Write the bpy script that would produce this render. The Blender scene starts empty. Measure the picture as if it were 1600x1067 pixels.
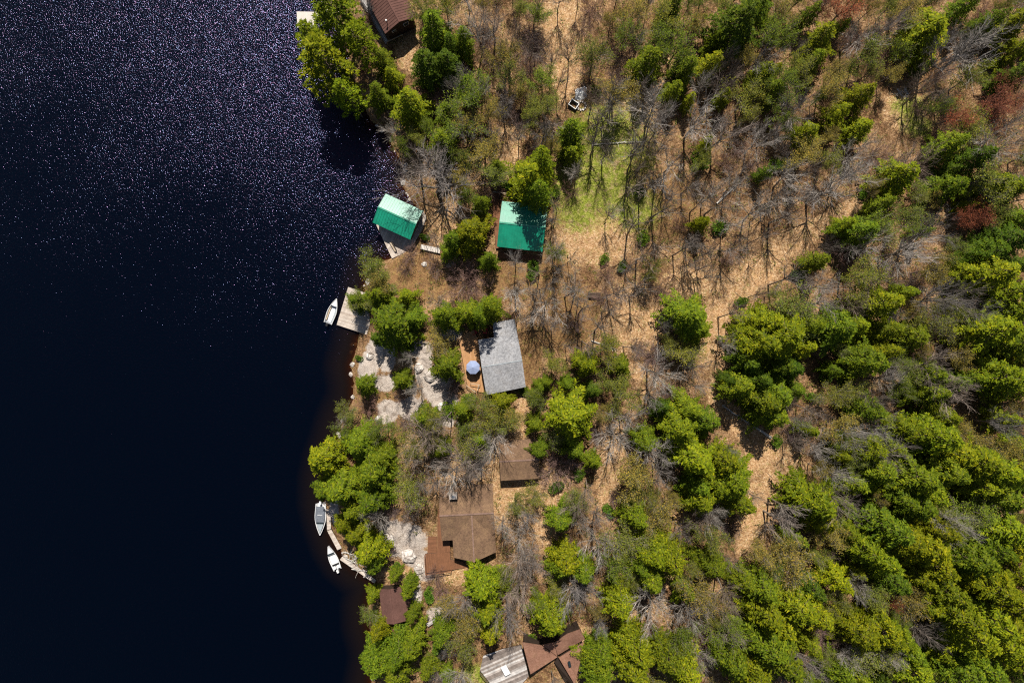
import bpy, math, random
import numpy as np
from mathutils import Vector, Matrix, noise
R_ = math.radians
rnd = random.Random(7)
SC = bpy.context.scene
COL = SC.collection

# ------------------------------------------------------------------ camera, sky, sun, exposure
CAM_H = 123.0
F = 1600.0 * 24.0 / 36.0
cam_d = bpy.data.cameras.new("camera"); cam = bpy.data.objects.new("camera", cam_d); COL.objects.link(cam)
cam_d.sensor_width = 36.0; cam_d.lens = 24.0; cam_d.clip_start = 1.0; cam_d.clip_end = 5000.0
cam.location = (0, 0, CAM_H); cam.rotation_euler = (0, 0, 0)
SC.camera = cam
SUN_EL = R_(55.0); SUN_AZ = R_(2.0)          # azimuth measured from +Y (top of the picture) towards +X
w = bpy.data.worlds.new("World"); SC.world = w; w.use_nodes = True
nt = w.node_tree; nt.nodes.clear()
sky = nt.nodes.new("ShaderNodeTexSky"); sky.sky_type = 'NISHITA'; sky.sun_disc = False
sky.sun_elevation = SUN_EL; sky.sun_rotation = SUN_AZ
bg = nt.nodes.new("ShaderNodeBackground"); bg.inputs[1].default_value = 0.05
wo = nt.nodes.new("ShaderNodeOutputWorld")
nt.links.new(sky.outputs[0], bg.inputs[0]); nt.links.new(bg.outputs[0], wo.inputs[0])
sun_d = bpy.data.lights.new("sun", 'SUN'); sun = bpy.data.objects.new("sun", sun_d); COL.objects.link(sun)
sun_d.energy = 5.0; sun_d.angle = R_(0.53); sun_d.color = (1.0, 0.945, 0.86)
sun.rotation_euler = (-(math.pi/2 - SUN_EL), 0, -SUN_AZ); sun.location = (0, 60, 90)
SC.view_settings.view_transform = 'Standard'; SC.view_settings.look = 'None'
SC.view_settings.exposure = 0.2; SC.view_settings.gamma = 1.0
SC.render.engine = 'CYCLES'
SC.cycles.use_denoising = False
SC.cycles.max_bounces = 5; SC.cycles.diffuse_bounces = 1; SC.cycles.glossy_bounces = 2
SC.cycles.transparent_max_bounces = 6; SC.cycles.transmission_bounces = 2
SC.cycles.pixel_filter_type = 'BLACKMAN_HARRIS'; SC.cycles.filter_width = 1.2
SC.cycles.sample_clamp_indirect = 4.0

# ------------------------------------------------------------------ helpers
def P(px, py, z):
    k = (CAM_H - z) / F
    return Vector(((px - 800.0) * k, (533.5 - py) * k, z))

def tag(o, label=None, cat=None, group=None, kind=None):
    if label: o['label'] = label
    if cat: o['category'] = cat
    if group: o['group'] = group
    if kind: o['kind'] = kind
    return o

def empty(name, loc, rz=0.0, label=None, cat=None, group=None):
    o = bpy.data.objects.new(name, None); COL.objects.link(o)
    o.empty_display_size = 0.3
    o.location = loc; o.rotation_euler = (0, 0, rz)
    return tag(o, label, cat, group)

class MB:
    def __init__(s): s.v = []; s.f = []; s.m = []
    def face(s, pts, m=0):
        n = len(s.v); s.v += [tuple(p) for p in pts]; s.f.append(tuple(range(n, n+len(pts)))); s.m.append(m)
    def box(s, c, d, rz=0.0, m=0, rot=None):
        M = rot if rot is not None else Matrix.Rotation(rz, 3, 'Z')
        c = Vector(c); n = len(s.v)
        for i in (-1, 1):
            for j in (-1, 1):
                for k in (-1, 1):
                    s.v.append(tuple(c + M @ Vector((i*d[0]/2, j*d[1]/2, k*d[2]/2))))
        for q in ((0,1,3,2),(4,6,7,5),(0,4,5,1),(2,3,7,6),(0,2,6,4),(1,5,7,3)):
            s.f.append(tuple(n+a for a in q)); s.m.append(m)
    def prism(s, poly, z0, z1, m=0):
        n = len(s.v); k = len(poly)
        zf0 = z0 if callable(z0) else (lambda p: z0)
        zf1 = z1 if callable(z1) else (lambda p: z1)
        for p in poly: s.v.append((p[0], p[1], zf0(p)))
        for p in poly: s.v.append((p[0], p[1], zf1(p)))
        s.f.append(tuple(range(n+k-1, n-1, -1))); s.m.append(m)
        s.f.append(tuple(range(n+k, n+2*k))); s.m.append(m)
        for i in range(k):
            j = (i+1) % k; s.f.append((n+i, n+j, n+k+j, n+k+i)); s.m.append(m)
    def slab(s, pts, t, m=0):     # 3-D polygon given thickness downwards
        n = len(s.v); k = len(pts)
        for p in pts: s.v.append((p[0], p[1], p[2]-t))
        for p in pts: s.v.append(tuple(p))
        s.f.append(tuple(range(n+k-1, n-1, -1))); s.m.append(m)
        s.f.append(tuple(range(n+k, n+2*k))); s.m.append(m)
        for i in range(k):
            j = (i+1) % k; s.f.append((n+i, n+j, n+k+j, n+k+i)); s.m.append(m)
    def tube(s, a, b, r0, r1, n=3, m=0, cap=False):
        a = Vector(a); b = Vector(b); d = b - a
        if d.length < 1e-6: return
        d.normalize(); u = d.orthogonal().normalized(); v = d.cross(u)
        k = len(s.v)
        for p, r in ((a, r0), (b, r1)):
            for i in range(n):
                t = 2*math.pi*i/n
                s.v.append(tuple(p + u*(math.cos(t)*r) + v*(math.sin(t)*r)))
        for i in range(n):
            j = (i+1) % n; s.f.append((k+i, k+j, k+n+j, k+n+i)); s.m.append(m)
        if cap:
            s.f.append(tuple(range(k+n-1, k-1, -1))); s.m.append(m)
            s.f.append(tuple(range(k+n, k+2*n))); s.m.append(m)
    def mesh(s, name, mats):
        me = bpy.data.meshes.new(name); me.from_pydata(s.v, [], s.f); 
        for mt in (mats if isinstance(mats, (list, tuple)) else [mats]): me.materials.append(mt)
        if any(s.m): me.polygons.foreach_set("material_index", s.m)
        me.update(); return me
    def build(s, name, mats, parent=None, smooth=False, bevel=0.0):
        me = s.mesh(name, mats); o = bpy.data.objects.new(name, me); COL.objects.link(o)
        if smooth: me.polygons.foreach_set("use_smooth", [True]*len(me.polygons))
        if bevel:
            b = o.modifiers.new("bevel", 'BEVEL'); b.width = bevel; b.segments = 2; b.limit_method = 'ANGLE'
        if parent is not None: o.parent = parent
        return o

# ------------------------------------------------------------------ material helpers
class NG:
    def __init__(s, name):
        s.mat = bpy.data.materials.new(name); s.mat.use_nodes = True
        s.t = s.mat.node_tree; s.t.nodes.clear()
        s.out = s.n("ShaderNodeOutputMaterial")
    def n(s, typ, **kw):
        nd = s.t.nodes.new(typ)
        for k, v in kw.items(): setattr(nd, k, v)
        return nd
    def l(s, a, b): s.t.links.new(a, b)
    def val(s, sock, v):
        if hasattr(v, 'is_output') : s.l(v, sock)
        elif isinstance(v, (tuple, list)) and len(v) == 3 and sock.type == 'RGBA': sock.default_value = (*v, 1)
        else: sock.default_value = v
    def coord(s, kind='Object'): return s.n("ShaderNodeTexCoord").outputs[kind]
    def noise(s, scale, vec=None, detail=3, rough=0.6, dist=0.0):
        nd = s.n("ShaderNodeTexNoise"); nd.inputs['Scale'].default_value = scale
        nd.inputs['Detail'].default_value = detail; nd.inputs['Roughness'].default_value = rough
        nd.inputs['Distortion'].default_value = dist
        if vec is not None: s.l(vec, nd.inputs['Vector'])
        return nd
    def voro(s, scale, vec=None, feature='F1'):
        nd = s.n("ShaderNodeTexVoronoi"); nd.feature = feature; nd.inputs['Scale'].default_value = scale
        if vec is not None: s.l(vec, nd.inputs['Vector'])
        return nd
    def ramp(s, fac, stops, interp='LINEAR'):
        nd = s.n("ShaderNodeValToRGB"); e = nd.color_ramp.elements; nd.color_ramp.interpolation = interp
        while len(e) < len(stops): e.new(0.5)
        for i, (p, c) in enumerate(stops):
            e[i].position = p; e[i].color = (*c, 1) if len(c) == 3 else c
        s.l(fac, nd.inputs[0]); return nd.outputs[0]
    def mix(s, fac, a, b, blend='MIX'):
        nd = s.n("ShaderNodeMix"); nd.data_type = 'RGBA'; nd.blend_type = blend
        s.val(nd.inputs[0], fac); s.val(nd.inputs[6], a); s.val(nd.inputs[7], b); return nd.outputs[2]
    def math(s, op, a, b=0.0, c=None):
        nd = s.n("ShaderNodeMath"); nd.operation = op; s.val(nd.inputs[0], a); s.val(nd.inputs[1], b)
        if c is not None: s.val(nd.inputs[2], c)
        return nd.outputs[0]
    def maprange(s, v, a, b, c=0.0, d=1.0):
        nd = s.n("ShaderNodeMapRange"); s.l(v, nd.inputs[0])
        for i, x in zip((1,2,3,4), (a,b,c,d)): nd.inputs[i].default_value = x
        return nd.outputs[0]
    def bump(s, h, strength=0.5, dist=0.05):
        nd = s.n("ShaderNodeBump"); nd.inputs['Strength'].default_value = strength; nd.inputs['Distance'].default_value = dist
        s.l(h, nd.inputs['Height']); return nd.outputs[0]
    def princ(s, color, rough=0.8, spec=0.3, metal=0.0, normal=None, ior=None):
        p = s.n("ShaderNodeBsdfPrincipled"); s.val(p.inputs['Base Color'], color); s.val(p.inputs['Roughness'], rough)
        p.inputs['Specular IOR Level'].default_value = spec; p.inputs['Metallic'].default_value = metal
        if ior: p.inputs['IOR'].default_value = ior
        if normal is not None: s.l(normal, p.inputs['Normal'])
        return p
    def done(s, sh): s.l(sh.outputs[0] if hasattr(sh, 'outputs') else sh, s.out.inputs[0]); return s.mat

def m_simple(name, col, rough=0.7, spec=0.3, metal=0.0, var=0.25, scale=3.0, bump=0.0):
    g = NG(name); c = g.coord(); nz = g.noise(scale, c, 5)
    dark = tuple(x*(1-var) for x in col); lite = tuple(min(1, x*(1+var)) for x in col)
    cc = g.ramp(nz.outputs[0], [(0.3, dark), (0.7, lite)])
    nm = g.bump(nz.outputs[0], bump, 0.02) if bump else None
    return g.done(g.princ(cc, rough, spec, metal, nm))

def m_planks(name, cols, rough=0.8, grime=0.35):
    g = NG(name); isl = g.n("ShaderNodeNewGeometry").outputs['Random Per Island']
    n = len(cols); c = g.ramp(isl, [(i/(n-1), k) for i, k in enumerate(cols)])
    nz = g.noise(1.3, g.coord(), 6, 0.7)
    d = g.ramp(nz.outputs[0], [(0.35, (1-grime,)*3), (0.65, (1.0,)*3)])
    fine = g.noise(9.0, g.coord(), 3, 0.7)
    d2 = g.ramp(fine.outputs[0], [(0.3, (0.8,)*3), (0.7, (1.1,)*3)])
    return g.done(g.princ(g.mix(1.0, g.mix(1.0, c, d, 'MULTIPLY'), d2, 'MULTIPLY'), rough, 0.25))

def m_shingle(name, a, b, litter=0.0, littercol=(0.30, 0.19, 0.10), rough=0.9):
    g = NG(name); c = g.coord(); geo = g.n("ShaderNodeNewGeometry")
    v = g.voro(5.0, c); n1 = g.noise(0.5, c, 5, 0.65); n2 = g.noise(10, c, 3, 0.8)
    base = g.mix(v.outputs['Color'], a, b)
    sep = g.n("ShaderNodeSeparateColor"); g.l(v.outputs['Color'], sep.inputs[0])
    base = g.mix(sep.outputs[0], a, b)
    base = g.mix(1.0, base, g.ramp(n1.outputs[0], [(0.3, (0.78,)*3), (0.7, (1.15,)*3)]), 'MULTIPLY')
    base = g.mix(1.0, base, g.ramp(n2.outputs[0], [(0.3, (0.8,)*3), (0.7, (1.2,)*3)]), 'MULTIPLY')
    if litter:
        n3 = g.noise(0.55, c, 7, 0.75); n4 = g.noise(14, c, 2, 0.9)
        f = g.math('MULTIPLY', g.maprange(n3.outputs[0], 0.55-litter*0.3, 0.75), g.maprange(n4.outputs[0], 0.42, 0.55))
        base = g.mix(f, base, littercol)
    w_ = g.n("ShaderNodeTexWave"); w_.bands_direction = 'Y'; w_.inputs['Scale'].default_value = 2.0; g.l(c, w_.inputs[0])
    return g.done(g.princ(base, rough, 0.2, normal=g.bump(n2.outputs[0], 0.5, 0.03)))

def m_metalroof(name, col, rough=0.30):
    g = NG(name); c = g.coord(); n1 = g.noise(0.7, c, 5, 0.7); n2 = g.noise(6, c, 3); n3 = g.noise(2.2, c, 8, 0.8)
    cc = g.ramp(n1.outputs[0], [(0.3, tuple(x*0.75 for x in col)), (0.7, tuple(x*1.2 for x in col))])
    cc = g.mix(g.maprange(n3.outputs[0], 0.60, 0.68, 0, 0.65), cc, (0.16,0.12,0.07))
    rr = g.maprange(n2.outputs[0], 0.3, 0.7, rough-0.03, rough+0.06)
    p = g.princ(cc, rr, 0.9, normal=g.bump(n1.outputs[0], 0.08, 0.05))
    return g.done(p)

def m_leaf(name, fixed=None, transl=0.16):
    g = NG(name); oi = g.n("ShaderNodeObjectInfo"); geo = g.n("ShaderNodeNewGeometry")
    col = oi.outputs['Color'] if fixed is None else None
    base = g.mix(0.0, col, (0,0,0)) if col is not None else g.mix(0.0, fixed, fixed)
    r = geo.outputs['Random Per Island']
    var = g.ramp(r, [(0.0, (0.48,0.52,0.40)), (0.45, (0.95,0.95,1.0)), (0.8, (1.25,1.15,0.9)), (1.0, (1.9,1.5,1.0))])
    cc = g.mix(1.0, base, var, 'MULTIPLY')
    big = g.noise(0.9, g.coord(), 2)
    cc = g.mix(1.0, cc, g.ramp(big.outputs[0], [(0.35, (0.76,0.82,0.8)), (0.65, (1.22,1.14,1.0))]), 'MULTIPLY')
    p = g.princ(cc, 0.6, 0.10)
    tr = g.n("ShaderNodeBsdfTranslucent"); g.l(cc, tr.inputs[0])
    ms = g.n("ShaderNodeMixShader"); ms.inputs[0].default_value = transl
    g.l(p.outputs[0], ms.inputs[1]); g.l(tr.outputs[0], ms.inputs[2])
    return g.done(ms)

def m_twig(name, fixed=None):
    g = NG(name); oi = g.n("ShaderNodeObjectInfo"); geo = g.n("ShaderNodeNewGeometry")
    base = g.mix(0.0, oi.outputs['Color'] if fixed is None else fixed, (0,0,0))
    var = g.ramp(geo.outputs['Random Per Island'], [(0.0, (0.6,0.6,0.62)), (0.6, (1.0,1.0,1.0)), (1.0, (1.5,1.48,1.45))])
    nz = g.noise(2.0, g.coord(), 4)
    cc = g.mix(1.0, base, var, 'MULTIPLY')
    cc = g.mix(1.0, cc, g.ramp(nz.outputs[0], [(0.35, (0.7,)*3), (0.65, (1.2,)*3)]), 'MULTIPLY')
    return g.done(g.princ(cc, 0.85, 0.15))

M = {}
M['leaf'] = m_leaf('leaf'); M['twig_obj'] = m_twig('twig_tinted'); M['twig'] = m_twig('twig_grey', (0.28, 0.24, 0.19))
M['bark'] = m_simple('bark', (0.16, 0.115, 0.085), 0.9, 0.1, var=0.5, scale=4, bump=0.5)
M['bark_grey'] = m_simple('bark_grey', (0.25, 0.21, 0.17), 0.9, 0.1, var=0.5, scale=4, bump=0.5)
M['birch'] = m_simple('bark_birch', (0.6, 0.56, 0.5), 0.8, 0.2, var=0.35, scale=5)
M['green_metal'] = m_metalroof('green_metal_roof', (0.010, 0.27, 0.16))
M['grey_shingle'] = m_shingle('grey_shingle', (0.24,0.24,0.25), (0.40,0.40,0.41), 0.15, (0.2,0.17,0.14))
M['brown_metal'] = m_shingle('brown_roof', (0.125,0.062,0.05), (0.15,0.075,0.06))
M['brown_shingle'] = m_shingle('brown_shingle', (0.085,0.05,0.036), (0.18,0.105,0.07), 1.0, (0.36,0.23,0.12))
M['ridge'] = m_simple('ridge_tile', (0.24,0.155,0.12), 0.9, 0.1, var=0.3)
M['star_shingle'] = m_shingle('reddish_shingle', (0.25,0.125,0.08), (0.33,0.175,0.12), 0.1)
M['dark_wall'] = m_simple('dark_brown_wall', (0.045,0.03,0.022), 0.7)
M['wall_wood'] = m_simple('brown_wood_wall', (0.14,0.085,0.055), 0.8)
M['wall_green'] = m_simple('grey_green_wall', (0.12,0.14,0.12), 0.8)
M['white'] = m_simple('white_paint', (0.78,0.78,0.76), 0.5, 0.4, var=0.08)
M['white_gel'] = m_simple('white_gelcoat', (0.8,0.8,0.8), 0.3, 0.5, var=0.06)
M['alu'] = m_simple('aluminium', (0.62,0.64,0.66), 0.35, 0.5, 0.6, var=0.1)
M['black'] = m_simple('black_plastic', (0.02,0.02,0.022), 0.4)
M['canvas'] = m_simple('grey_canvas', (0.15,0.165,0.19), 0.85, var=0.3, scale=4, bump=0.3)
M['canvas_lt'] = m_simple('pale_grey_vinyl', (0.34,0.38,0.40), 0.7, var=0.15)
M['glass'] = m_simple('dark_glass', (0.02,0.03,0.035), 0.08, 0.7, var=0.1)
M['umbrella'] = m_simple('blue_grey_canvas', (0.30,0.36,0.54), 0.8, var=0.06)
M['red'] = m_simple('red_plastic', (0.55,0.03,0.02), 0.45, 0.4, var=0.1)
M['deck_orange'] = m_planks('orange_deck', [(0.52,0.27,0.12),(0.60,0.33,0.15),(0.50,0.26,0.11),(0.64,0.36,0.18)], grime=0.2)
M['deck_red'] = m_planks('red_brown_deck', [(0.20,0.09,0.045),(0.27,0.12,0.06),(0.22,0.10,0.05)], grime=0.2)
M['deck_grey'] = m_planks('weathered_deck', [(0.20,0.16,0.14),(0.36,0.30,0.26),(0.28,0.23,0.20),(0.80,0.76,0.72),(0.46,0.38,0.33)], grime=0.45)
M['dock_pale'] = m_planks('pale_dock', [(0.54,0.44,0.36),(0.70,0.60,0.50),(0.62,0.52,0.44),(0.78,0.69,0.60)], grime=0.3)
M['dock_white'] = m_planks('white_dock', [(0.72,0.64,0.56),(0.78,0.70,0.62),(0.70,0.63,0.56)], grime=0.1)
M['wood_lt'] = m_simple('light_timber', (0.48,0.38,0.27), 0.8)
M['wood_dk'] = m_simple('dark_timber', (0.10,0.07,0.05), 0.8)
def m_rock(name):
    g = NG(name); c = g.coord(); n1 = g.noise(0.9, c, 8, 0.7); n2 = g.noise(6, c, 5, 0.7); v = g.voro(0.7, c, 'DISTANCE_TO_EDGE')
    a = g.ramp(n1.outputs[0], [(0.3, (0.30,0.25,0.21)), (0.45, (0.56,0.49,0.43)), (0.58, (0.84,0.77,0.70))])
    a = g.mix(1.0, a, g.ramp(n2.outputs[0], [(0.3, (0.7,)*3), (0.7, (1.1,)*3)]), 'MULTIPLY')
    a = g.mix(g.maprange(v.outputs['Distance'], 0.0, 0.05, 1.0, 0.0), a, (0.10,0.075,0.055))
    return g.done(g.princ(a, 0.9, 0.2, normal=g.bump(n2.outputs[0], 0.7, 0.08)))
M['rock'] = m_rock('granite')

# ------------------------------------------------------------------ terrain
SHORE = [(480,-9000),(490,-300),(505,-60),(518,-20),(524,20),(540,70),(552,120),(566,160),(580,190),(597,200),(606,215),(622,245),(636,268),(628,290),
 (642,312),(660,335),(652,358),(640,380),(612,404),(592,410),(578,420),(572,445),(566,470),(568,505),(561,522),(557,545),(548,572),(553,598),(552,625),(540,648),
 (532,668),(524,695),(514,722),(508,750),(508,785),(515,815),(527,850),(540,872),(560,890),(584,906),(582,925),(575,950),(576,975),(583,1000),
 (588,1025),(580,1067),(578,1150),(560,1400),(560,9000)]
SW = np.array([((a-800)/8.672, (533.5-b)/8.672) for a, b in SHORE])
def signed_dist(X, Y):
    best = np.full(X.shape, 1e9); inside = np.zeros(X.shape, bool)
    for i in range(len(SW)-1):
        ax, ay = SW[i]; bx, by = SW[i+1]
        dx, dy = bx-ax, by-ay; L = dx*dx+dy*dy
        t = np.clip(((X-ax)*dx+(Y-ay)*dy)/L, 0, 1)
        best = np.minimum(best, np.hypot(X-ax-t*dx, Y-ay-t*dy))
        cond = (ay > Y) != (by > Y)
        xc = ax + (Y-ay)*dx/(dy if abs(dy) > 1e-9 else 1e-9)
        inside ^= cond & (X > xc)
    return np.where(inside, best, -best)

def wob(X, Y, s, k=0.0):
    return (np.sin(X*s+1.3+k)*np.cos(Y*s*1.13+0.4*k) + 0.5*np.sin(X*s*2.3+Y*s*1.7+2*k) + 0.3*np.sin(Y*s*4.1-X*s*3.3+k))/1.8

# zones: (px, py, rx, ry, rotdeg, channel)  0 lawn, 1 rock, 2 bright litter, 3 bare brown earth / dead grass
TRACK = [(1352,318),(1300,338),(1240,372),(1180,425),(1120,470),(1103,540),(1122,600),(1165,660),(1205,720),(1192,790),(1165,860)]
def track_d(px, py):
    best = 1e9
    for (ax, ay), (bx, by) in zip(TRACK, TRACK[1:]):
        dx, dy = bx-ax, by-ay; t = max(0, min(1, ((px-ax)*dx+(py-ay)*dy)/(dx*dx+dy*dy))); best = min(best, math.hypot(px-ax-t*dx, py-ay-t*dy))
    return best
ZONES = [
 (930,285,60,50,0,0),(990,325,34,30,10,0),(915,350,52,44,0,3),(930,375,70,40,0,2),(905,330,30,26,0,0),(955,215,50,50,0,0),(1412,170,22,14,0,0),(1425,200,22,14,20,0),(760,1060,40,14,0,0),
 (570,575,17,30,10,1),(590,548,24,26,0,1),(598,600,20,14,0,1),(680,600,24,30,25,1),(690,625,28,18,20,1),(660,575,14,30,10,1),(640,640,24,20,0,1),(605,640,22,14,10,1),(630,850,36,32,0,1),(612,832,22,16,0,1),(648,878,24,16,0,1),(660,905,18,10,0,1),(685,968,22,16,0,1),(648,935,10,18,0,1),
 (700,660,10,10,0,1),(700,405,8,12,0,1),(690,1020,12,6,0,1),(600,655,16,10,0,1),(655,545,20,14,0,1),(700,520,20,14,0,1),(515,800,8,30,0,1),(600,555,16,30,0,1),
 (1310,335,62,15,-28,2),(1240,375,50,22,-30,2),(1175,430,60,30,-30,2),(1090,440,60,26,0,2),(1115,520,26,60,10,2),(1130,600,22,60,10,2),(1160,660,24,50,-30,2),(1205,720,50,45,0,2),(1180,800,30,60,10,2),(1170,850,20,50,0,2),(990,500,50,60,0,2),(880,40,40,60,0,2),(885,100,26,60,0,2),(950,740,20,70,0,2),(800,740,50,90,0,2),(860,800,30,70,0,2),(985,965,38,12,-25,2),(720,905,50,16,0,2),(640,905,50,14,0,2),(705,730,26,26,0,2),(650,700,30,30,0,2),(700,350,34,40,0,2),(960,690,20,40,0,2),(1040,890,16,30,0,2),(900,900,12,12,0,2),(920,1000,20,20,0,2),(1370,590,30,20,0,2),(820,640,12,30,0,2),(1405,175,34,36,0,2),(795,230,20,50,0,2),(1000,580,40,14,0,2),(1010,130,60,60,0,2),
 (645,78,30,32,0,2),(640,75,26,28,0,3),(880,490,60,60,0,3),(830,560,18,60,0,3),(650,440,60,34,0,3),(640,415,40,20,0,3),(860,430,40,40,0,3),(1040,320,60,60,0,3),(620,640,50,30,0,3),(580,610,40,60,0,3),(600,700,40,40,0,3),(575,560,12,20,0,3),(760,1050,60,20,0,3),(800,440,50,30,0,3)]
def zone_masks(X, Y):
    out = np.zeros(X.shape + (4,))
    zx = X*8.95+800; zy = 533.5-Y*8.95     # ground lies 3-4 m above the lake
    for (cx, cy, rx, ry, rot, ch) in ZONES:
        a = R_(rot); dx = zx-cx; dy = zy-cy
        u = (dx*math.cos(a)+dy*math.sin(a))/rx; v = (-dx*math.sin(a)+dy*math.cos(a))/ry
        d = np.sqrt(u*u+v*v)
        out[..., ch] = np.maximum(out[..., ch], np.clip((1.25-d)/0.6, 0, 1) if ch else np.clip((1.7-d)/1.3, 0, 1))
    return out

def height(X, Y):
    d = signed_dist(X, Y)
    land = 0.05 + 1.3*(1-np.exp(-np.maximum(d,0)/2.6)) + 0.045*np.clip(d,0,140) + 0.22*wob(X,Y,0.35)*np.clip(d/4,0,1) + 0.5*wob(X,Y,0.09,2)*np.clip(d/12,0,1)
    wat = -0.05 + 0.52*np.minimum(d,0) - 0.02*np.minimum(d,0)**2*0.2
    h = np.where(d > 0, land, np.maximum(wat, -9))
    z = zone_masks(X, Y)
    n = 0.35*np.abs(wob(X,Y,1.1,5)) + 0.2*wob(X,Y,2.7,1)
    h = h + np.where(d > 0, z[...,1]*n*np.clip(d/1.5, 0, 1), 0)
    return h, d, z
def axis(lo, hi, step, far):
    inner = list(np.arange(lo, hi+1e-6, step)); a = [lo-f for f in far][::-1]; b = [hi+f for f in far]
    return np.array(a+inner+b)
FAR = [3, 8, 18, 40, 90, 200, 450, 1000, 1600]
GX = axis(-104, 104, 0.5, FAR); GY = axis(-72, 72, 0.5, FAR)
XX, YY = np.meshgrid(GX, GY)
HH, DD, ZZ = height(XX, YY)
def gz(x, y):
    i = int(np.clip(np.searchsorted(GX, x)-1, 0, len(GX)-2)); j = int(np.clip(np.searchsorted(GY, y)-1, 0, len(GY)-2))
    u = (x-GX[i])/(GX[i+1]-GX[i]); v = (y-GY[j])/(GY[j+1]-GY[j])
    return float(HH[j,i]*(1-u)*(1-v)+HH[j,i+1]*u*(1-v)+HH[j+1,i]*(1-u)*v+HH[j+1,i+1]*u*v)
def PG(px, py, dz=0.0):      # picture point lying dz above the ground
    z = 3.0
    for _ in range(5):
        p = P(px, py, z+0.0); z = max(gz(p.x, p.y), -0.2) + dz
    return P(px, py, z)

def grid_object(name, gx, gy, Z, mat, attrs, keep=None):
    nx, ny = len(gx), len(gy); X_, Y_ = np.meshgrid(gx, gy)
    co = np.stack([X_, Y_, Z], -1).reshape(-1, 3)
    i, j = np.meshgrid(np.arange(nx-1), np.arange(ny-1)); a = (j*nx+i).ravel()
    f = np.stack([a, a+1, a+1+nx, a+nx], -1)
    if keep is not None: f = f[keep[f].any(axis=1)]
    me = bpy.data.meshes.new(name); me.vertices.add(len(co)); me.vertices.foreach_set("co", co.ravel())
    me.loops.add(f.size); me.loops.foreach_set("vertex_index", f.ravel().astype(np.int32))
    me.polygons.add(len(f)); me.polygons.foreach_set("loop_start", np.arange(0, f.size, 4, dtype=np.int32))
    me.update(calc_edges=True)
    me.polygons.foreach_set("use_smooth", np.ones(len(f), bool))
    for nm, arr in attrs.items():
        if arr.ndim == 2: at = me.attributes.new(nm, 'FLOAT', 'POINT'); at.data.foreach_set("value", arr.ravel().astype(np.float32))
        else: at = me.attributes.new(nm, 'FLOAT_COLOR', 'POINT'); at.data.foreach_set("color", arr.reshape(-1).astype(np.float32))
    me.materials.append(mat); o = bpy.data.objects.new(name, me); COL.objects.link(o)
    o['kind'] = 'structure'; return o

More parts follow.
